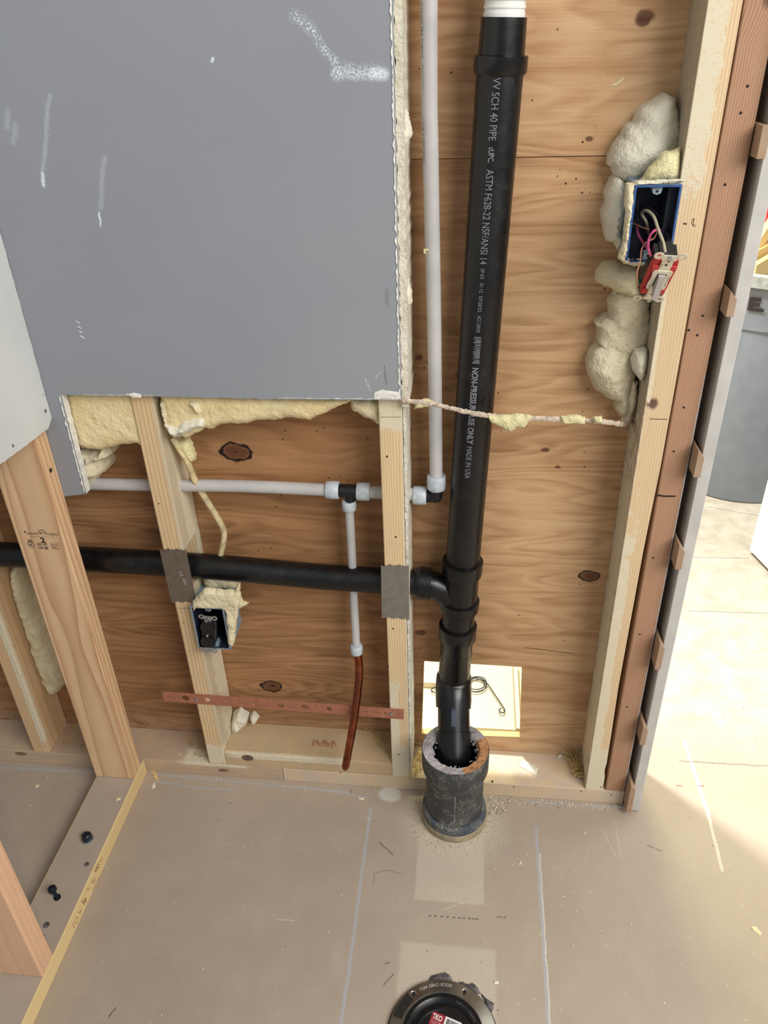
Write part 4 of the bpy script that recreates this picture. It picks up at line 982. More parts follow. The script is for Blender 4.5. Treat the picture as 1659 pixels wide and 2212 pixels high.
fr = sp('frame', lambda b: (xyprism(b, [(-0.0175, -0.0345), (0.0175, -0.0345), (0.0185, -0.030), (0.0185, 0.022), (0.0165, 0.0345), (-0.0165, 0.0345), (-0.0185, 0.022), (-0.0185, -0.030)], -0.011, -0.0015), box(b, (-0.0178, 0.016, -0.002), (-0.008, 0.026, 0.0015), 0.001), box(b, (0.008, 0.016, -0.002), (0.0178, 0.026, 0.0015), 0.001), box(b, (-0.0175, -0.0345, -0.002), (-0.008, -0.024, 0.0015), 0.001), box(b, (0.008, -0.0345, -0.002), (0.0175, -0.024, 0.0015), 0.001)), M['red'], lab='red plastic frame')
def yoke(b):
    box(b, (-0.0082, 0.018, 0.0008), (0.0082, 0.040, 0.0022)); box(b, (-0.0105, 0.040, 0.0020), (0.0105, 0.050, 0.0034))
    box(b, (-0.0082, -0.040, 0.0008), (0.0082, -0.020, 0.0022)); box(b, (-0.0085, -0.047, -0.003), (0.0085, -0.040, 0.0012))
    box(b, (-0.0135, -0.0505, -0.0045), (0.0135, -0.0470, -0.003))
    xyprism(b, [(-0.012, 0.018), (0.012, 0.018), (0.0145, 0.015), (0.0132, 0.002), (0.0145, -0.012), (0.0135, -0.021), (-0.0135, -0.021), (-0.0145, -0.012), (-0.0132, 0.002), (-0.0145, 0.015)], 0.0010, 0.0032)
yk = sp('yoke', yoke, M['plated'], lab='plated mounting strap')
def ear(cx, cy, z):
    def f(b):
        n = 24; ro = 0.0062; ri = 0.0026; rg_ = []
        for (r, zz_) in ((ri, z), (ro, z), (ro, z + 0.0014), (ri, z + 0.0014)):
            rg_.append([b.verts.new((cx + r * 1.15 * math.cos(2 * PI * q / n), cy + r * math.sin(2 * PI * q / n), zz_)) for q in range(n)])
        for i in range(4):
            for q in range(n): b.faces.new((rg_[i][q], rg_[i][(q + 1) % n], rg_[(i + 1) % 4][(q + 1) % n], rg_[(i + 1) % 4][q]))
    return f
for cx, cy, z in ((-0.0165, 0.0485, 0.002), (0.0165, 0.0485, 0.002), (-0.0165, -0.0505, -0.0045), (0.0165, -0.0505, -0.0045)):
    sp('ear', ear(cx, cy, z), M['plated'], yk)
sp('lever', lambda b: (xyprism(b, [(-0.0052, -0.016), (0.0052, -0.016), (0.0052, 0.011), (-0.0052, 0.011)], 0.003, 0.0065), [setattr(v, 'co', Vector((v.co.x * (1 if v.co.z < 0.0060 else 0.85), v.co.y - (0.010 if v.co.z > 0.0060 and v.co.y < 0 else 0), v.co.z + (0.013 if v.co.z > 0.0060 and v.co.y < 0 else (0.001 if v.co.z > 0.006 else 0))))) for v in b.verts]), M['grey_toggle'], lab='grey plastic lever')
def dot(cx, cy, z, r, h_=0.0012, n=14): return lambda b: tube(b, [(cx, cy, z), (cx, cy, z + h_)], r, n)
sp('yoke_screw', dot(0, 0.0455, 0.0034, 0.0036, 0.0022, 8), M['zinc'], yk); sp('yoke_screw', dot(0.001, -0.0520, -0.004, 0.0030, 0.004), M['zinc'], yk)
for cx, cy, r in ((0.001, 0.037, 0.0014), (-0.0005, 0.030, 0.0020), (0.0, -0.0275, 0.0020), (-0.001, -0.034, 0.0014)): sp('plate_hole', dot(cx, cy, 0.0022, r, 0.0003), M['dark'], yk)
sp('window_slot', lambda b: box(b, (-0.0068, -0.014, 0.0031), (0.0068, 0.012, 0.0034)), M['dark'], yk)
sp('ground_screw', lambda b: tube(b, [(-0.0175, -0.028, -0.016), (-0.0225, -0.028, -0.016)], 0.0042, 14), M['green'], lab='green ground screw')
def mark_text(s, x, y, z, hgt, wd):
    b = text_bm(s, hgt, wd, 0.0, M=MS @ Matrix.Scale(k, 4) @ Matrix.Translation((x, y, z)) @ Matrix.Rotation(PI / 2, 4, 'Z')); return b
obj('printed_text', join([mark_text('LEV', -0.0085, -0.018, 0.0034, 0.0030, 0.008), mark_text('20A 120-277V', 0.0125, -0.014, 0.0034, 0.0022, 0.024), mark_text('TESTED', -0.0055, 0.022, 0.0024, 0.0016, 0.010)]), M['ink_faint'], yk)
# wires: photo path on planes of growing depth
def wire(pts, r, mat, lab):
    P = [A(px, py, 1, y) for px, py, y in pts]; bm = bmesh.new(); tube(bm, smooth_path(P, 8), r, 10); o = obj('wire', bm, mat, sw, True); o['label'] = lab
wire([(1401, 505, 1.165), (1396, 480, 1.15), (1386, 462, 1.14), (1396, 455, 1.13), (1412, 468, 1.115), (1422, 496, 1.095), (1432, 522, 1.075), (1437, 546, 1.058)], 0.0021, M['w_white'], 'pale grey looping wire')
wire([(1383, 470, 1.16), (1384, 445, 1.15), (1400, 448, 1.145), (1428, 470, 1.135), (1440, 495, 1.12), (1446, 530, 1.09), (1444, 548, 1.06)], 0.0018, M['w_black'], 'black wire')
wire([(1376, 490, 1.165), (1379, 508, 1.15), (1390, 526, 1.13), (1402, 541, 1.09), (1406, 552, 1.065)], 0.0018, M['w_pink'], 'pink wire on the left')
wire([(1446, 540, 1.13), (1440, 508, 1.13), (1428, 498, 1.125), (1416, 497, 1.115), (1405, 508, 1.105), (1400, 528, 1.085), (1403, 548, 1.065)], 0.0019, M['w_pink'], 'pink looped wire')
wire([(1368, 482, 1.16), (1385, 490, 1.15), (1402, 496, 1.14)], 0.0010, M['w_cu'], 'bare copper wire end')
wire([(1420, 500, 1.13), (1412, 515, 1.12), (1395, 524, 1.10), (1386, 540, 1.085), (1383, 565, 1.075), (1377, 585, 1.07), (1376, 600, 1.072), (1379, 618, 1.085)], 0.0010, M['w_cu'], 'bare copper ground wire')

# ------------------------------------------------------------------ receptacle
Tp = A(449, 1330, 1, 1.106); Bp = A(450, 1408, 1, 1.096)
U_ = (Tp - Bp); L = U_.length; U_.normalize(); Rv = Vector((1, 0, -0.05)); Rv = (Rv - U_ * Rv.dot(U_)).normalized(); Nv = Rv.cross(U_)
if Nv.y > 0: Nv = -Nv
ctr = (Tp + Bp) / 2; MS = Matrix.Translation(ctr) @ Matrix((Rv, U_, Nv)).transposed().to_4x4(); k = L / 0.102
rc = thing('receptacle', 'black duplex receptacle hanging half out of the lower box', 'receptacle', tuple(ctr - U_ * 0.05))
def sr(name, build, mat, par=None, smooth=False, lab=None):
    bm = bmesh.new(); build(bm)
    for v in bm.verts: v.co = MS @ (v.co * k)
    o = obj(name, bm, mat, par or rc, smooth)
    if lab: o['label'] = lab
    return o
sr('body', lambda b: box(b, (-0.0165, -0.034, -0.024), (0.0165, 0.034, -0.001), 0.002), M['dark'])
for cy in (0.020, -0.0205):
    def face(b, cy=cy):
        n = 28; pts = []
        for q in range(n):
            a = 2 * PI * q / n; x = 0.0172 * math.cos(a); y = max(-0.0142, min(0.0142, 0.0172 * math.sin(a))); pts.append((x, y + cy))
        prism(b, pts, -0.002, 0.006, 2)
    fc = sr('socket_face', face, M['blk'])
    sr('slot', lambda b, cy=cy: (box(b, (-0.0072, cy - 0.001, 0.0058), (-0.0058, cy + 0.0075, 0.0064)), box(b, (0.0058, cy - 0.001, 0.0058), (0.0072, cy + 0.0065, 0.0064)), tube(b, [(0, cy - 0.0075, 0.0058), (0, cy - 0.0075, 0.0064)], 0.0024, 12)), M['dark'], fc)
ryk = sr('yoke', lambda b: (box(b, (-0.0090, 0.034, -0.001), (0.0090, 0.050, 0.0006)), box(b, (-0.0090, -0.050, -0.001), (0.0090, -0.034, 0.0006)), box(b, (0.0166, -0.030, -0.008), (0.0172, 0.033, -0.004))), M['zinc'], lab='galvanised mounting strap')
for cx, cy in ((-0.0155, 0.046), (0.0155, 0.046), (-0.0155, -0.046), (0.0155, -0.046)):
    sr('ear', ear(cx, cy, -0.001), M['zinc'], ryk)
sr('yoke_screw', lambda b: tube(b, [(0, 0.047, 0.0006), (0, 0.045, 0.012), (0, 0.045, 0.0121), (0, 0.0445, 0.0145)], [0.0016, 0.0016, 0.0036, 0.0034], 14), M['zinc'], ryk)
sr('yoke_screw', lambda b: tube(b, [(0, -0.046, 0.0006), (0.0, -0.050, 0.008), (0.0, -0.0502, 0.0081), (0, -0.051, 0.010)], [0.0016, 0.0016, 0.0036, 0.0030], 14), M['zinc'], ryk)
sr('face_screw', lambda b: tube(b, [(0, 0.0, 0.0), (0, 0.0, 0.008), (0, 0, 0.009)], [0.003, 0.0034, 0.0028], 14), M['zinc'])

# ------------------------------------------------------------------ cable from the foam down to the lower box
bm = bmesh.new(); P = [(372, 945, 1.150), (398, 985, 1.150), (410, 1010, 1.155), (425, 1045, 1.165), (452, 1090, 1.170), (472, 1122, 1.175), (484, 1150, 1.175), (482, 1175, 1.172), (477, 1200, 1.17), (478, 1245, 1.165), (470, 1290, 1.160)]
tube(bm, smooth_path([A(*q) if False else A(q[0], q[1], 1, q[2]) for q in P], 6), 0.0070, 12, flat=(0.75, 1.0))
cb = tag(obj('electrical_cable', bm, M['cable'], None, True), 'flat beige cable curving down from the foam to the lower outlet box', 'cable')

# ------------------------------------------------------------------ foam
def foam(pts, yo, yb, thick, edge, mat, label, **kw):
    bm = blob(apoly(pts, 1, yo), yb, thick, edge, **kw); o = obj('spray_foam', bm, M[mat], None, True)
    return tag(o, label, 'spray foam', 'lumps of spray foam in the wall')
TH = PLY - FW
f1 = foam([(122, 856), (130, 840), (320, 840), (325, 880), (325, 930), (322, 975), (300, 970), (285, 966), (262, 966), (232, 972), (214, 980), (195, 978), (172, 974), (150, 965), (142, 930), (132, 890)], FW + 0.004, PLY, TH - 0.003, 0.02, 'foam_cut',
          'trimmed yellow foam filling the bay between the torn drywall edge and the left stud', step=0.005, amp=0.003, jit=0.004, flatf=1.0, lip=0.8, seed=2)
foam([(170, 965), (200, 972), (226, 968), (236, 985), (232, 996), (212, 1000), (222, 1018), (218, 1032), (200, 1036), (196, 1052), (184, 1062), (178, 1030), (168, 990)], 1.15, PLY, 0.088, 0.03, 'foam_dull',
     'small lumpy foam nodules hanging below the trimmed foam, left bay', step=0.004, amp=0.011, jit=0.006, seed=6)
f3 = foam([(344, 840), (480, 845), (640, 851), (740, 855), (768, 858), (748, 876), (715, 886), (700, 896), (670, 906), (620, 906), (560, 910), (520, 916), (480, 920), (440, 930), (415, 942), (400, 950), (380, 938), (360, 930)], FW + 0.012, PLY, TH + 0.000, 0.02, 'foam_cut',
          'long band of trimmed yellow foam under the grey drywall, middle bay', step=0.005, amp=0.003, jit=0.004, flatf=1.0, lip=0.8, seed=11)
foam([(345, 925), (372, 922), (400, 908), (430, 905), (446, 915), (440, 930), (412, 946), (385, 950), (372, 958), (352, 940)], 1.108, FW + 0.03, 0.042, 0.02, 'foam_pale',
     'pale torn flap of foam where the cable leaves the band, beside the left stud', step=0.004, amp=0.006, jit=0.005, seed=14)
foam([(338, 858), (362, 858), (366, 890), (372, 925), (352, 930), (344, 890)], FW + 0.005, PLY, TH + 0.008, 0.012, 'foam_dull', 'brownish foam ridge along the right side of the left stud', step=0.004, amp=0.004, jit=0.002, seed=16)
foam([(392, 858), (425, 858), (440, 875), (446, 900), (432, 908), (412, 890), (398, 875)], FW - 0.004, PLY, TH + 0.012, 0.016, 'foam', 'rounded foam bulge hanging at the start of the middle band', step=0.004, amp=0.004, jit=0.002, seed=17)
foam([(752, 858), (836, 862), (836, 895), (834, 925), (815, 918), (798, 910), (780, 900), (758, 885)], FW + 0.02, PLY, TH - 0.008, 0.018, 'foam', 'foam clump with a round hollow against the middle stud', step=0.004, amp=0.006, jit=0.005, lip=0.7, seed=19)
foam([(378, 960), (400, 958), (412, 985), (416, 1005), (405, 1006), (392, 992), (382, 980)], 1.140, 1.165, 0.020, 0.012, 'foam_yel', 'torn foam still stuck to the top of the beige cable', step=0.004, amp=0.004, jit=0.004, seed=23)
# film on the right side of the left stud is part of its material; far left roll
foam([(14, 1232), (34, 1226), (46, 1270), (66, 1320), (86, 1362), (108, 1420), (132, 1462), (140, 1482), (128, 1498), (110, 1504), (86, 1484), (74, 1440), (56, 1390), (40, 1345), (32, 1322), (26, 1300), (16, 1262)], 1.170, PLY, 0.046, 0.016, 'foam',
     'long roll of foam down the side of the far left stud', step=0.005, amp=0.007, jit=0.004, lip=0.2, seed=27)
# right bay
foam([(1430, 212), (1445, 208), (1462, 216), (1466, 232), (1473, 250), (1480, 290), (1478, 330), (1472, 370), (1470, 392), (1375, 396), (1352, 402), (1330, 384), (1318, 362), (1326, 335), (1350, 288), (1378, 262), (1398, 232)], 1.165, PLY, 0.058, 0.06, 'foam_pale',
     'big pale foam lump above the blue switch box', step=0.005, amp=0.006, jit=0.004, lip=0.4, seed=31)
foam([(1440, 335), (1477, 322), (1479, 395), (1384, 399), (1400, 380), (1420, 352)], 1.115, 1.14, 0.018, 0.02, 'foam_yel', 'freshly cut yellow foam face right above the switch box', step=0.004, amp=0.002, jit=0.003, seed=33)
foam([(1330, 384), (1370, 398), (1362, 450), (1352, 520), (1346, 560), (1330, 530), (1312, 524), (1305, 510), (1306, 470), (1316, 420)], 1.165, PLY, 0.062, 0.03, 'foam_pale', 'smooth pale foam behind the left side of the switch box', step=0.005, amp=0.005, jit=0.004, lip=0.4, seed=35)
foam([(1352, 398), (1374, 396), (1370, 440), (1362, 500), (1354, 560), (1396, 562), (1400, 575), (1375, 578), (1350, 572), (1336, 560), (1346, 520), (1352, 470)], 1.104, 1.112, 0.012, 0.006, 'foam', 'crusty foam rim round the left and bottom edges of the switch box', step=0.003, amp=0.002, jit=0.002, seed=37)
foam([(1372, 392), (1477, 388), (1479, 396), (1400, 400), (1372, 404)], 1.101, 1.108, 0.006, 0.003, 'foam_pale', 'thin foam line along the top edge of the switch box', step=0.003, amp=0.001, jit=0.001, seed=38)
foam([(1292, 600), (1310, 585), (1335, 576), (1360, 580), (1385, 590), (1385, 640), (1370, 650), (1330, 640), (1328, 634), (1300, 622), (1290, 620)], 1.165, PLY, 0.060, 0.03, 'foam', 'overhanging foam shelf just under the switch box', step=0.005, amp=0.006, jit=0.004, lip=0.35, seed=41)
foam([(1326, 632), (1385, 636), (1405, 655), (1408, 700), (1404, 760), (1380, 790), (1300, 760), (1291, 745), (1294, 712), (1290, 700), (1316, 690), (1318, 670)], 1.175, PLY, 0.042, 0.02, 'foam_dull', 'flat dull foam sheet between the foam shelf and the round lump', step=0.005, amp=0.006, jit=0.005, lip=0.6, seed=43)
foam([(1294, 752), (1330, 740), (1385, 760), (1385, 800), (1370, 850), (1362, 905), (1345, 912), (1332, 895), (1336, 876), (1315, 872), (1290, 856), (1272, 820), (1270, 790), (1280, 770)], 1.165, PLY, 0.054, 0.045, 'foam_dull', 'round creased foam lump low in the right bay', step=0.005, amp=0.009, jit=0.003, lip=0.35, seed=45)
foam([(1376, 770), (1404, 764), (1406, 790), (1400, 818), (1388, 832), (1374, 815), (1366, 790)], 1.13, 1.16, 0.026, 0.016, 'foam_pale', 'small white foam knob stuck to the pale right stud', step=0.004, amp=0.005, jit=0.003, seed=47)
foam([(1368, 830), (1384, 835), (1376, 890), (1366, 925), (1352, 932), (1346, 918), (1358, 880)], 1.160, 1.185, 0.016, 0.01, 'foam_dull', 'thin foam seam running down the left side of the pale stud', step=0.004, amp=0.004, jit=0.003, seed=49)
# white crust down the right side of the middle stud
bm = bmesh.new(); pr = [(-0.1085, 2.35), (-0.0985, 2.35), (-0.0990, 1.6), (-0.0985, 1.0), (-0.0990, 0.905), (-0.1035, 0.89), (-0.1040, 0.60), (-0.1048, 0.35), (-0.1050, 0.06), (-0.1085, 0.06)]
prism(bm, pr[:4] + [(-0.0990, 0.900), (-0.1085, 0.900)], 1.109, 1.200, 1, 0, 0, jit=0.0020, step=0.004, seed=3)
prism(bm, [(-0.1085, 0.905), (-0.1000, 0.905)] + pr[5:], 1.1195, 1.200, 1, 0, 0, jit=0.0012, step=0.007, seed=5)
tag(obj('spray_foam', bm, M['crust']), 'thin white crust running down the whole right side of the middle stud', 'spray foam', 'lumps of spray foam in the wall')
# crust at the edge of the grey drywall
foam([(868, 225), (877, 240), (884, 268), (888, 292), (880, 312), (872, 330), (864, 330), (862, 290), (866, 260)], 1.115, 1.135, 0.018, 0.008, 'foam_pale', 'foam crust bulging from the right edge of the grey drywall', step=0.003, amp=0.004, jit=0.003, seed=51)
foam([(862, 560), (880, 600), (890, 655), (880, 668), (868, 700), (860, 700), (862, 640)], 1.118, 1.135, 0.014, 0.008, 'foam_pale', 'smaller foam crust lower on the right edge of the grey drywall', step=0.003, amp=0.003, jit=0.003, seed=52)
# foam on the lower box
foam([(413, 1302), (424, 1290), (440, 1275), (505, 1280), (515, 1262), (518, 1290), (512, 1320), (506, 1390), (500, 1400), (492, 1395), (488, 1345), (484, 1318), (424, 1314), (416, 1322)], 1.098, 1.106, 0.010, 0.006, 'foam', 'cream foam crust round the mouth of the lower outlet box', step=0.003, amp=0.003, jit=0.003, seed=55)
foam([(510, 1280), (522, 1308), (534, 1311), (518, 1322), (508, 1318)], 1.165, 1.18, 0.012, 0.006, 'foam_yel', 'pointed foam flap sticking out right of the lower outlet box', step=0.003, amp=0.002, jit=0.002, seed=57)
foam([(428, 1250), (505, 1256), (508, 1285), (440, 1290), (430, 1275)], 1.135, 1.17, 0.020, 0.012, 'foam_dull', 'brownish foam mess on top of the lower outlet box', step=0.004, amp=0.007, jit=0.003, seed=59)

# torn strip hanging across the bay in front of the pipes
P = [(868, 864, 1.106), (900, 868, 1.104), (940, 874, 1.102), (975, 882, 1.100), (1010, 890, 1.100), (1050, 897, 1.102), (1100, 901, 1.104), (1160, 904, 1.106), (1220, 906, 1.110), (1280, 909, 1.116), (1320, 913, 1.13), (1348, 917, 1.16), (1366, 912, 1.19)]
pts = smooth_path([A(q[0], q[1], 1, q[2]) for q in P], 8)
ts = thing('drywall_strip', 'thin torn drywall strip with foam bits sagging across the bay in front of the pipes', 'drywall strip', tuple(pts[0]))
bm = bmesh.new(); rads = [0.0045 * (0.8 + 0.5 * abs(mnoise.noise(Vector((i * 0.4, 0, 0))))) for i in range(len(pts))]; tube(bm, pts, rads, 10, flat=(1.0, 0.6)); 
for v in bm.verts: v.co += Vector((0, 0, 0.0018 * mnoise.noise(v.co * 240)))
obj('strip', bm, M['strip'], ts)
bm = blob(apoly([(1050, 898), (1080, 896), (1110, 894), (1140, 895), (1150, 900), (1142, 912), (1130, 928), (1118, 922), (1104, 932), (1080, 922), (1058, 912)], 1, 1.100), 1.104, 0.009, 0.008, step=0.003, amp=0.003, jit=0.003, seed=61); obj('foam_bit', bm, M['foam_yel'], ts, True)
for pl in ([(1213, 900), (1245, 896), (1264, 902), (1262, 918), (1240, 916), (1216, 917)], [(1283, 903), (1298, 900), (1302, 915), (1286, 915)], [(900, 868), (920, 862), (935, 868), (925, 880), (905, 884), (895, 884)]):
    bm = blob(apoly(pl, 1, 1.104), 1.108, 0.006, 0.005, step=0.003, amp=0.002, jit=0.002, seed=63); obj('foam_bit', bm, M['foam_yel'], ts, True)

# ------------------------------------------------------------------ shims between stud and jamb
ref = None
for i, (pa, pb, tilt) in enumerate([((1640, 271), (1628, 343), 0.0), ((1568, 624), (1560, 681), 0.03), ((1500, 968), (1495, 1026), 0.04), ((1460, 1172), (1450, 1224), 0.05), ((1416, 1382), (1410, 1440), 0.05), ((1382, 1560), (1376, 1602), 0.05), ((1357, 1690), (1355, 1748), 0.02)]):
    za = A(pa[0], pa[1], 1, 1.098).z; zb_ = max(0.002, A(pb[0], pb[1], 1, 1.098).z)
    y0 = 1.094 if i in (0,) else 1.090
    bm = bmesh.new(); th = 0.0105
    box(bm, (0.3365, y0, zb_), (0.3365 + th, FW + 0.055, za), 0.0006)
    for v in bm.verts:
        if v.co.z > (za + zb_) / 2: v.co.z -= (v.co.x - 0.3365) * 1.2 * (0 if i == 0 else 1)
        v.co.x = min(v.co.x, 0.3470)
    lab = ['topmost wood shim between the brown stud and the jamb, higher than the switch box', 'wood shim second from the top in the jamb gap, level with the toggle switch', 'third wood shim from the top in the jamb gap, near the dark stud knot',
           'middle-height wood shim in the jamb gap, opposite the open concrete floor', 'wood shim in the jamb gap level with the hole in the plywood', 'wood shim second from the floor in the jamb gap', 'lowest wood shim standing on the floor at the foot of the door jamb'][i]
    tag(obj('wood_shim', bm, M['w_shim']), lab, 'shim', 'wood shims behind the door jamb')

# ------------------------------------------------------------------ anchor bolts
def hexbolt(c, label, tall=False, tilt=0.0):
    c = Vector(c); t = thing('anchor_bolt', label, 'bolt', tuple(c), 'bolts in the partition plate')
    if not tall:
        bm = bmesh.new(); tube(bm, [c, c + Vector((0, 0, 0.0025))], 0.0125, 28); obj('washer', bm, M['zinc'], t, True)
        bm = bmesh.new(); tube(bm, [c + Vector((0, 0, 0.0025)), c + Vector((0, 0, 0.0045)), c + Vector((0, 0, 0.012))], [0.0105, 0.0100, 0.0098], 6); obj('hex_head', bm, M['bolt'], t)
        bm = bmesh.new(); tube(bm, [c + Vector((0, 0, 0.012)), c + Vector((0, 0, 0.014))], [0.0085, 0.0065], 20); obj('crown', bm, M['bolt'], t)
    else:
        d = Vector((-0.25, 0.1, 1)).normalized()
        bm = bmesh.new(); tube(bm, [c, c + Vector((0, 0, 0.002))], 0.0065, 14); obj('washer', bm, M['bolt'], t)
        bm = bmesh.new(); tube(bm, [c, c + d * 0.022], 0.0035, 12); obj('shank', bm, M['bolt'], t)
        bm = bmesh.new(); tube(bm, [c + d * 0.018, c + d * 0.019, c + d * 0.026, c + d * 0.028], [0.0055, 0.0078, 0.0078, 0.0055], 14); obj('head', bm, M['bolt'], t)
q_ = A(189, 1812, 2, 0.0386); hexbolt((q_.x, q_.y, 0.0386), 'black hex anchor bolt with washer flat on the partition plate')
q_ = A(124, 1939, 2, 0.0386); hexbolt((q_.x, q_.y, 0.0386), 'black screw head standing up crooked from the partition plate', True)
for (px, py, r) in ((187, 1867, 0.005), (95, 2020, 0.0015), (100, 1998, 0.006)):
    b = bmesh.new(); q_ = A(px, py, 2, 0.0387); tube(b, [q_, q_ + Vector((0, 0, 0.0002))], r, 12); obj('dark_mark', b, M['grout'], pp)

# ------------------------------------------------------------------ toilet flange on the floor
fc_ = Vector((-0.018, 0.6375, 0.0)); Ro = 0.0885
fl_ = thing('toilet_flange', 'round steel-ringed toilet flange in the floor with a black test cap', 'toilet flange', tuple(fc_))
bm = bmesh.new(); lathe(bm, [(0.0655, 0.0085), (0.067, 0.0105), (0.069, 0.0090), (0.086, 0.0085), (Ro, 0.0070), (Ro, 0.0035), (0.0655, 0.0035)], fc_, 72, closed=True); rg_ = obj('steel_ring', bm, M['stainless'], fl_, True)
bm = bmesh.new(); lathe(bm, [(0.090, 0.0), (0.0905, 0.003), (0.086, 0.0036), (0.0655, 0.0036), (0.0650, 0.0075), (0.060, 0.0080), (0.052, -0.004 + 0.006), (0.0515, 0.0012)], fc_, 72); obj('flange_body', bm, M['abs'], fl_, True)
bm = bmesh.new(); lathe(bm, [(0.0005, 0.0035), (0.040, 0.0035), (0.042, 0.0055), (0.045, 0.0055), (0.047, 0.0020), (0.0520, 0.0015)], fc_, 64); capo = obj('test_cap', bm, M['abs'], fl_, True)
for ang in (64, 131, 190, 250, 310, 8):
    a = math.radians(ang); c_ = fc_ + Vector((math.cos(a) * 0.0785, math.sin(a) * 0.0785, 0.0092))
    bm = bmesh.new(); tube(bm, [c_, c_ + Vector((0, 0, -0.0015))], [0.0052, 0.0032], 18, caps=False); obj('screw_seat', bm, M['zinc'], rg_, True)
    bm = bmesh.new(); tube(bm, [c_ + Vector((0, 0, 0.0001)), c_ + Vector((0, 0, 0.0004))], 0.0030, 16); obj('screw_hole', bm, M['dark'], rg_)
bm = bmesh.new(); a0, a1 = math.radians(136), math.radians(165); vs = []
for a in [a0 + (a1 - a0) * q / 8 for q in range(9)]: vs.append((bm.verts.new(fc_ + Vector((math.cos(a) * 0.071, math.sin(a) * 0.071, 0.0095)))  , bm.verts.new(fc_ + Vector((math.cos(a) * 0.0855, math.sin(a) * 0.0855, 0.0090)))))
for q in range(8): bm.faces.new((vs[q][0], vs[q + 1][0], vs[q + 1][1], vs[q][1]))
obj('bolt_slot', bm, M['dark'], rg_)
def arc_text(s, rad, ang_c, hgt, span, z):
    def fn(co):
        a = math.radians(ang_c) - span / 2 + co.x / rad    # read from the far side
        r = rad - co.y; return fc_ + Vector((r * math.cos(a), r * math.sin(a), z))
    return text_bm(s, hgt, span * rad, 0.0, fn=fn)
obj('stamped_text', join([arc_text('SIOUX CHIEF MFG', 0.0815, 101, 0.0055, 0.70, 0.0094)]), M['emboss'], rg_)
obj('moulded_text', join([arc_text('POSITION THIS SIDE', 0.060, 48, 0.0035, 0.75, 0.0083)]), M['grout'], capo)
# paper label on the cap
u = Vector((math.cos(math.radians(-17)), math.sin(math.radians(-17)), 0)); v_ = Vector((-u.y, u.x, 0)); lo_ = A(951, 2212, 2, 0.004)
lo_ = A(934, 2188, 2, 0.0045) - v_ * 0.0; LM = frame((lo_.x, lo_.y, 0.0039), u, v_)
def lq(x0, y0, x1, y1, z): return plane_bm([LM @ Vector((x0, y0, z)), LM @ Vector((x1, y0, z)), LM @ Vector((x1, y1, z)), LM @ Vector((x0, y1, z))])
lbm = lq(0, -0.026, 0.022, 0.004, 0.0); lab_o = obj('paper_label', lbm, M['label_red'], capo)
obj('barcode_panel', lq(0.0225, -0.026, 0.050, 0.004, 0.0001), M['label_white'], lab_o)
b = bmesh.new(); xx = 0.026
while xx < 0.047:
    wd = random.choice((0.0003, 0.0006, 0.001)); b.faces.new([b.verts.new(LM @ Vector(p)) for p in ((xx, -0.024, 0.0003), (xx + wd, -0.024, 0.0003), (xx + wd, 0.0012, 0.0003), (xx, 0.0012, 0.0003))]); xx += wd + random.choice((0.0004, 0.0008))
obj('barcode', b, M['ink'], lab_o)
TM = lambda x, y: LM @ Matrix.Translation((x, y, 0.0004))
obj('label_text', join([text_bm('TKO', 0.0085, 0.0165, 0.03, M=TM(0.002, -0.0075)), text_bm('Patent #5,297,581', 0.0014, 0.017, 0.0, M=TM(0.0015, -0.0115)), text_bm('1-800-821-3944', 0.0014, 0.017, 0.0, M=TM(0.0015, -0.0145))]), M['label_white'], lab_o)
# broken sealant round the flange
for i, (pl, lb_) in enumerate((([(918, 2128), (930, 2112), (950, 2104), (962, 2101), (972, 2108), (976, 2118), (960, 2124), (935, 2128)], 'dark grey sealant chunk at the far edge of the flange'),
                              ([(990, 2122), (1000, 2122), (1012, 2128), (1022, 2124), (1034, 2136), (1038, 2146), (1030, 2148), (1010, 2134)], 'dark sealant crumbs at the upper right of the flange'),
                              ([(1040, 2146), (1054, 2160), (1068, 2168), (1066, 2180), (1060, 2190), (1050, 2170)], 'dark sealant shard right of the flange'),
                              ([(862, 2168), (872, 2152), (888, 2142), (884, 2156), (870, 2176), (856, 2190), (850, 2205)], 'dark sealant sliver left of the flange'))):
    bm = blob(apoly(pl, 2, 0.0), 0.0, 0.005, 0.006, ax=2, sign=1, step=0.002, amp=0.003, jit=0.0015, seed=70 + i); tag(obj('sealant_chunk', bm, M['grout'], None, True), lb_, 'sealant', 'sealant bits round the flange')

# ------------------------------------------------------------------ tray seen through the hole
tr = thing('plastic_tray', 'cream plastic tray on the next room floor, seen through the sawn plywood hole', 'tray', (0.02, 1.4, 0.0))
bm = bmesh.new(); box(bm, (-0.14, 1.24, 0.001), (0.155, 1.62, 0.012), 0.002); obj('tray_floor', bm, M['cream'], tr)
bm = bmesh.new(); box(bm, (0.118, 1.26, 0.012), (0.128, 1.50, 0.055), 0.002); box(bm, (0.145, 1.24, 0.012), (0.155, 1.60, 0.07), 0.002); obj('side_wall', bm, M['cream'], tr)
bm = bmesh.new(); box(bm, (-0.02, 1.286, 0.012), (0.120, 1.296, 0.022), 0.002); box(bm, (-0.14, 1.415, 0.012), (-0.03, 1.425, 0.03), 0.002); obj('rib', bm, M['cream'], tr)
bm = bmesh.new(); box(bm, (-0.125, 1.30, 0.012), (-0.105, 1.40, 0.055), 0.002); obj('clip', bm, M['pvc'], tr)
def wl(pts, z=0.02): return smooth_path([A(px, py, 2, z) for px, py in pts], 8)
bm = bmesh.new()
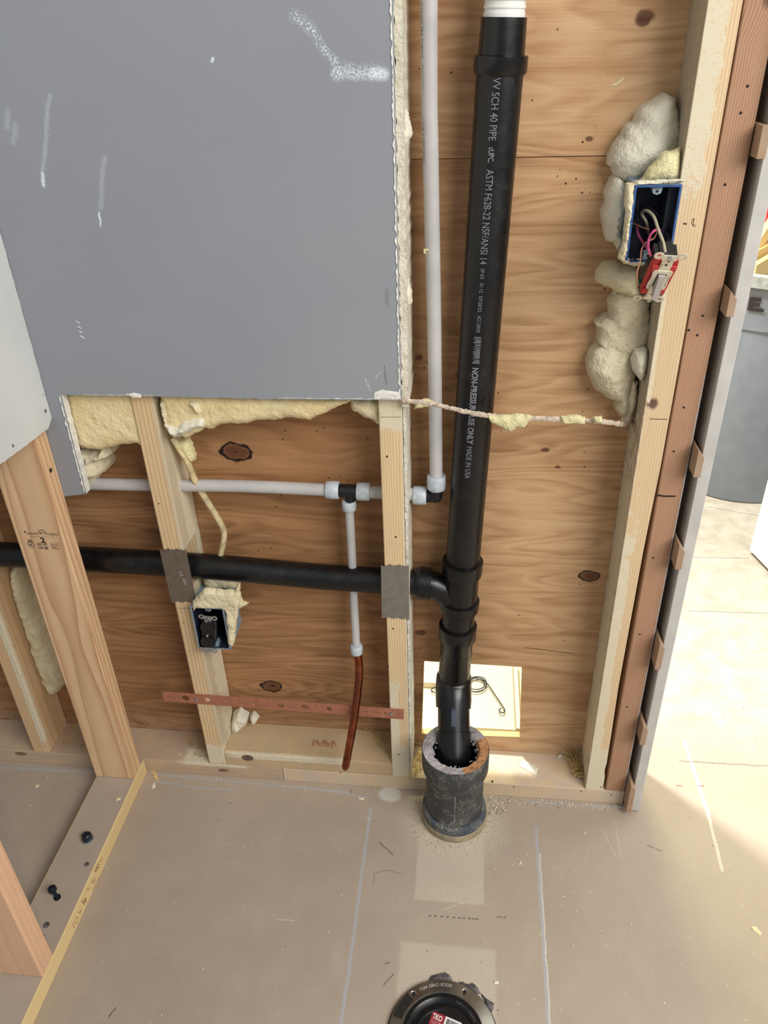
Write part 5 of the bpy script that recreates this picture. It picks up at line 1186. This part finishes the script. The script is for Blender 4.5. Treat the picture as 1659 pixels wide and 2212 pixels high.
P = [(940, 1497), (932, 1492), (936, 1486), (948, 1484), (990, 1480), (1022, 1463), (1044, 1464), (1051, 1478), (1044, 1490), (1025, 1494), (1008, 1486), (1010, 1470), (1026, 1465), (1042, 1470), (1047, 1480), (1038, 1488), (1020, 1488), (1012, 1476), (1022, 1466), (1036, 1464), (1052, 1476), (1070, 1502), (1088, 1529), (1090, 1537), (1084, 1540), (1078, 1535), (1082, 1530)]
tube(bm, wl(P), 0.0014, 8); tag(obj('thin_wire', bm, M['w_black'], None, True), 'thin black wire coiled in loops on the cream tray', 'wire')

# ------------------------------------------------------------------ trash can beyond the opening
cc = Vector((0.935, 2.60, 0.0)); rb, rt = 0.235, 0.275; Hc = A(1630, 602, 1, 2.325).z
tc = thing('trash_can', 'round grey plastic trash can beyond the door opening, holding wood scraps', 'trash can', tuple(cc))
bm = bmesh.new(); lathe(bm, [(0.0, 0.012), (rb - 0.012, 0.0), (rb - 0.002, 0.004), (rb, 0.014), (rt - 0.018, Hc - 0.17), (rt - 0.012, Hc - 0.165), (rt - 0.006, Hc - 0.03), (rt, Hc - 0.02), (rt - 0.012, Hc - 0.02), (rb - 0.01, 0.03), (0.0, 0.03)], cc, 64); obj('can_body', bm, M['can'], tc, True)
bm = bmesh.new(); lathe(bm, [(rt - 0.010, Hc - 0.035), (rt + 0.010, Hc - 0.035), (rt + 0.012, Hc - 0.002), (rt + 0.006, Hc), (rt - 0.010, Hc)], cc, 64, closed=True); obj('can_rim', bm, M['can_rim'], tc, True)
def can_text(s, px, py, hgt, wd):
    p = A(px, py, 1, 2.36); a0 = math.atan2(p.y - cc.y, p.x - cc.x); rr = rt - 0.004
    def fn(co):
        a = a0 + co.x / rr; return Vector((cc.x + rr * math.cos(a), cc.y + rr * math.sin(a), p.z + co.y))
    return text_bm(s, hgt, wd, 0.05, fn=fn)
obj('lettering', can_text('E.', 1611, 671, 0.036, 0.046), M['ink'], tc)
def scrap(px0, py0, px1, py1, y0, y1, wd, th, label):
    p = A(px0, py0, 1, y0); q = A(px1, py1, 1, y1); d = (q - p); L = d.length; Mx = frame(p, d, Vector((0, 0, 1)))
    bm = bmesh.new(); box(bm, (0, -wd / 2, -th / 2), (L, wd / 2, th / 2), 0.001); 
    Mx2 = Mx
    t_ = obj('wood_scrap', bm, M['w_scrap'], origin=(0, 0, 0)); t_.matrix_world = Mx2; tag(t_, label, 'wood scrap', 'scraps in the trash can')
scrap(1590, 600, 1700, 430, 2.46, 2.75, 0.045, 0.018, 'long yellow offcut leaning steeply out of the trash can')
scrap(1612, 560, 1690, 520, 2.50, 2.70, 0.03, 0.018, 'pale stick lying across the scraps in the trash can')
scrap(1600, 505, 1700, 535, 2.60, 2.75, 0.06, 0.018, 'broad yellow board end at the back of the trash can')
scrap(1625, 590, 1700, 545, 2.42, 2.60, 0.05, 0.018, 'short yellow offcut nearest the can rim')
p_ = A(1676, 440, 1, 2.86); bm = bmesh.new(); lathe(bm, [(0.0, 0.0), (0.05, 0.0), (0.058, 0.12), (0.052, 0.12), (0.045, 0.006), (0, 0.006)], (p_.x, p_.y, p_.z - 0.06), 32)
rcup = tag(obj('plastic_cup', bm, M['bit_red'], None, True), 'red plastic cup at the top right among the trash can scraps', 'cup')

# ------------------------------------------------------------------ debris
def crumbs(n, area_fn, size, mat, label, cat, name='debris', group=None, flat=0.6):
    bm = bmesh.new()
    for i in range(n):
        p = area_fn()
        if p is None: continue
        s = size * random.uniform(0.4, 1.3); r = bmesh.ops.create_icosphere(bm, subdivisions=1, radius=s)
        Mr = Matrix.Rotation(random.uniform(0, 6), 4, 'Z') @ Matrix.Diagonal((random.uniform(0.6, 1.5), random.uniform(0.5, 1), flat, 1))
        for v in r['verts']: v.co = Mr @ v.co * (1 + 0.3 * random.uniform(-1, 1)) + p + Vector((0, 0, s * flat * 0.7))
    return tag(obj(name, bm, mat), label, cat, group, 'stuff')
def shav(n, area_fn, Lr, wd, mat, label, curl=1.0, zspread=0.006):
    bm = bmesh.new()
    for i in range(n):
        p = area_fn()
        if p is None: continue
        p = p + Vector((0, 0, random.uniform(0.001, zspread))); a = random.uniform(0, 2 * PI); el = random.uniform(-0.5, 0.5); L_ = random.uniform(*Lr)
        d = Vector((math.cos(a) * math.cos(el), math.sin(a) * math.cos(el), math.sin(el))); s = Vector((-d.y, d.x, 0.2)).normalized(); up = d.cross(s); prev = None; c_ = random.uniform(-1, 1) * curl * L_ * 0.4; n_ = 4
        for q in range(n_ + 1):
            t = q / n_; c = p + d * L_ * (t - 0.5) + s * c_ * (4 * t * (1 - t)) ; c.z = max(c.z, p.z - 0.0005)
            row = [bm.verts.new(c + s * wd / 2 + up * 0.0002), bm.verts.new(c - s * wd / 2 + up * 0.0002), bm.verts.new(c - s * wd / 2 - up * 0.0002), bm.verts.new(c + s * wd / 2 - up * 0.0002)]
            if prev:
                for z in range(4): bm.faces.new((prev[z], prev[(z + 1) % 4], row[(z + 1) % 4], row[z]))
            prev = row
    return tag(obj('wood_shavings', bm, mat), label, 'wood shavings', None, 'stuff')
def quad(pts, z):
    P = [A(px, py, 2, z) for px, py in pts]
    def f():
        u, v = random.random(), random.random(); return (P[0].lerp(P[1], u)).lerp(P[3].lerp(P[2], u), v)
    return f
def ok(p):
    if p.y > FW - 0.003 and p.x < 0.366: return None
    if -0.79 < p.x < -0.694: return None
    if (p - Vector(SC_)).length < 0.069 or (p - fc_).length < 0.095: return None
    return p
fa = quad([(330, 1700), (1360, 1760), (1659, 2212), (80, 2212)], 0.0)
crumbs(120, lambda: ok(fa()), 0.0010, M['crumb'], 'tiny pale foam crumbs scattered over the floor', 'debris')
fb_ = quad([(1100, 1780), (1450, 1800), (1659, 2212), (1100, 2212)], 0.0)
crumbs(48, lambda: ok(fb_()), 0.0013, M['crumb'], 'pale foam crumbs on the right part of the floor', 'debris')
fb2 = quad([(320, 1668), (880, 1712), (880, 1722), (320, 1690)], 0.0); crumbs(70, lambda: ok(fb2()), 0.0016, M['dustc'], 'dusty crumbs along the foot of the back wall plate', 'debris')
fb3 = quad([(1100, 1722), (1345, 1742), (1340, 1752), (1100, 1738)], 0.0); crumbs(160, lambda: ok(fb3()), 0.0016, M['dustc'], 'dusty crumbs along the foot of the right-hand plate', 'debris')
fb4 = quad([(0, 1640), (210, 1655), (150, 1950), (60, 1950)], 0.0); crumbs(10, lambda: ok(fb4()), 0.0016, M['crumb'], 'few crumbs on the floor left of the partition', 'debris')
def ringpt():
    a = random.uniform(0, 2 * PI); r = 0.068 + abs(random.gauss(0, 0.016)); return ok(Vector((SC_[0] + r * math.cos(a), SC_[1] + r * math.sin(a), 0.0)))
crumbs(420, ringpt, 0.0015, M['dustc'], 'grey grit ringing the foot of the floor sleeve', 'debris')
shav(150, quad([(868, 1600), (912, 1585), (915, 1660), (885, 1690)], 0.0385), (0.004, 0.012), 0.0012, M['saw'], 'golden shavings packed between the middle stud and the floor sleeve', zspread=0.014)
def clampx(f, x0, x1, y0, y1):
    def g_():
        p = f(); p.x = min(max(p.x, x0), x1); p.y = min(max(p.y, y0), y1); return p
    return g_
shav(240, clampx(quad([(1218, 1628), (1262, 1632), (1262, 1686), (1240, 1680)], 0.0385), 0.19, 0.2545, 1.13, 1.204), (0.005, 0.014), 0.0014, M['saw'], 'curled shavings piled on the plate against the pale right stud', 1.2, 0.014)
shav(70, clampx(quad([(790, 1562), (838, 1568), (842, 1630), (820, 1620)], 0.077), -0.30, -0.15, 1.125, 1.204), (0.005, 0.012), 0.0010, M['saw'], 'straw-like shavings on the block beside the middle stud', 0.8, 0.008)
shav(70, clampx(quad([(150, 1565), (200, 1572), (190, 1625), (120, 1610)], 0.0385), -0.90, -0.79, 1.12, 1.20), (0.006, 0.014), 0.0008, M['saw'], 'shavings on the plate beside the far left stud', 1.2, 0.006)
shav(40, clampx(quad([(405, 1600), (440, 1600), (448, 1640), (425, 1635)], 0.0385), -0.62, -0.552, 1.13, 1.20), (0.004, 0.010), 0.0010, M['saw'], 'wood bits on the plate at the left foot of the left stud', 1.0, 0.006)
shav(120, clampx(quad([(1050, 1718), (1110, 1722), (1090, 1760), (1052, 1760)], 0.0), 0.05, 0.2, 1.0, 1.115), (0.003, 0.008), 0.0012, M['dustc'], 'grey shavings on the floor right of the floor sleeve', 0.6, 0.004)
# debris inside the sleeve
def inring():
    a = random.uniform(0, 2 * PI); r = random.uniform(0.039, 0.049)
    return Vector((SC_[0] + r * math.cos(a), SC_[1] + r * math.sin(a), ZT - 0.010 + random.uniform(-0.012, 0.006)))
crumbs(120, inring, 0.0019, M['rim'], 'pale foam and grit caught between the sleeve rim and the inner pipe', 'debris', flat=0.8)
# single larger pieces
def chunk(pl, ax, val, base, th, label, mat='foam', seed=0, sign=1):
    bm = blob(apoly(pl, ax, val), base, th, 0.008, ax=ax, sign=sign, step=0.003, amp=th * 0.35, jit=0.0015, seed=seed); tag(obj('foam_chunk', bm, M[mat], None, True), label, 'foam chunk', 'loose foam pieces')
chunk([(497, 1580), (500, 1550), (515, 1543), (534, 1555), (532, 1568), (510, 1580)], 1, 1.185, PLY - 0.002, 0.03, 'cream foam chunk on the block against the left stud', 'foam_pale', 81, -1)
chunk([(538, 1552), (545, 1546), (556, 1558), (552, 1566), (540, 1564)], 1, 1.19, PLY - 0.002, 0.02, 'smaller cream foam chunk just right of the big one on the block', 'foam_pale', 82, -1)
chunk([(1620, 2000), (1632, 2002), (1646, 2016), (1642, 2022), (1628, 2012)], 2, 0, 0.0, 0.003, 'flat cream flake on the floor at the right photo edge', 'foam', 83)
chunk([(325, 1662), (332, 1660), (343, 1682), (342, 1690), (334, 1680)], 2, 0, 0.0, 0.0015, 'thin brown leaf-shaped splinter at the partition corner', 'saw', 84)
chunk([(327, 1693), (336, 1690), (337, 1700), (328, 1704)], 2, 0, 0.0, 0.004, 'grey-white compound blob on the floor at the partition corner', 'foam_pale', 85)
chunk([(774, 1722), (786, 1722), (786, 1728), (776, 1727)], 2, 0, 0.0, 0.003, 'small white chip on the floor left of the compound patch', 'foam_pale', 86)
chunk([(75, 1697), (86, 1694), (84, 1700), (77, 1702)], 2, 0, 0.0, 0.0025, 'pale flake on the shaded floor left of the partition', 'foam', 87)
chunk([(250, 1723), (260, 1721), (262, 1726), (252, 1730)], 2, 0.0386, 0.0386, 0.003, 'pale flake on top of the partition plate', 'foam', 88)
chunk([(1204, 1636), (1210, 1628), (1214, 1634), (1207, 1642)], 2, 0.0385, 0.0385, 0.007, 'white foam bead on the right plate near the shavings', 'foam_pale', 89)
chunk([(1118, 1652), (1130, 1642), (1150, 1648), (1163, 1660), (1158, 1676), (1148, 1668), (1130, 1660)], 2, 0.0385, 0.0385, 0.0022, 'thin dried foam smear on the right-hand plate', 'foam_pale', 93)
chunk([(1120, 1862), (1126, 1860), (1127, 1867), (1121, 1868)], 2, 0, 0.0, 0.003, 'cream foam bit on the floor left of the right chalk line', 'foam', 94)
chunk([(1068, 2120), (1076, 2120), (1077, 2126), (1068, 2126)], 2, 0, 0.0, 0.004, 'white pebble-like foam bit right of the flange', 'foam_pale', 90)
chunk([(1318, 185), (1330, 178), (1346, 168), (1348, 170), (1336, 180), (1320, 188)], 1, PLY, PLY, 0.002, 'pale wood sliver stuck on the upper plywood sheet', 'foam', 91, -1)
chunk([(915, 541), (926, 538), (928, 545), (920, 548), (918, 553), (914, 550)], 1, 1.148, 1.156, 0.006, 'foam speck stuck on the left side of the vertical white tube', 'foam_yel', 92, -1)
# offcuts of copper wire on the block
cw = None; spots_ = [(688, 1592, 1690, 0), (683, 1600, 0, 0)]
base_p = A(700, 1608, 2, 0.0768)
for i in range(11):
    ang = [1.5, 1.35, 1.9, 2.2, 1.2, 1.75, 2.0, 2.3, 1.1, 1.6, 2.1][i]; off = Vector(((i - 5) * 0.0048, random.uniform(-0.004, 0.004), 0))
    if i == 0:
        bm = bmesh.new(); tube(bm, [(0, -0.0095, 0.0010), (0, 0.0095, 0.0010)], 0.0008, 8); cw = obj('wire_offcut', bm, M['w_cu'], None, True, origin=(0, 0, 0)); o = cw
    else:
        o = cw.copy(); COL.objects.link(o)
    o.location = Vector((base_p.x, base_p.y, 0.0768)) + off; o.rotation_euler = (0, 0, ang - PI / 2)
    tag(o, 'short copper wire offcut in the loose heap on the wood block', 'wire offcut', 'copper wire offcuts on the block')
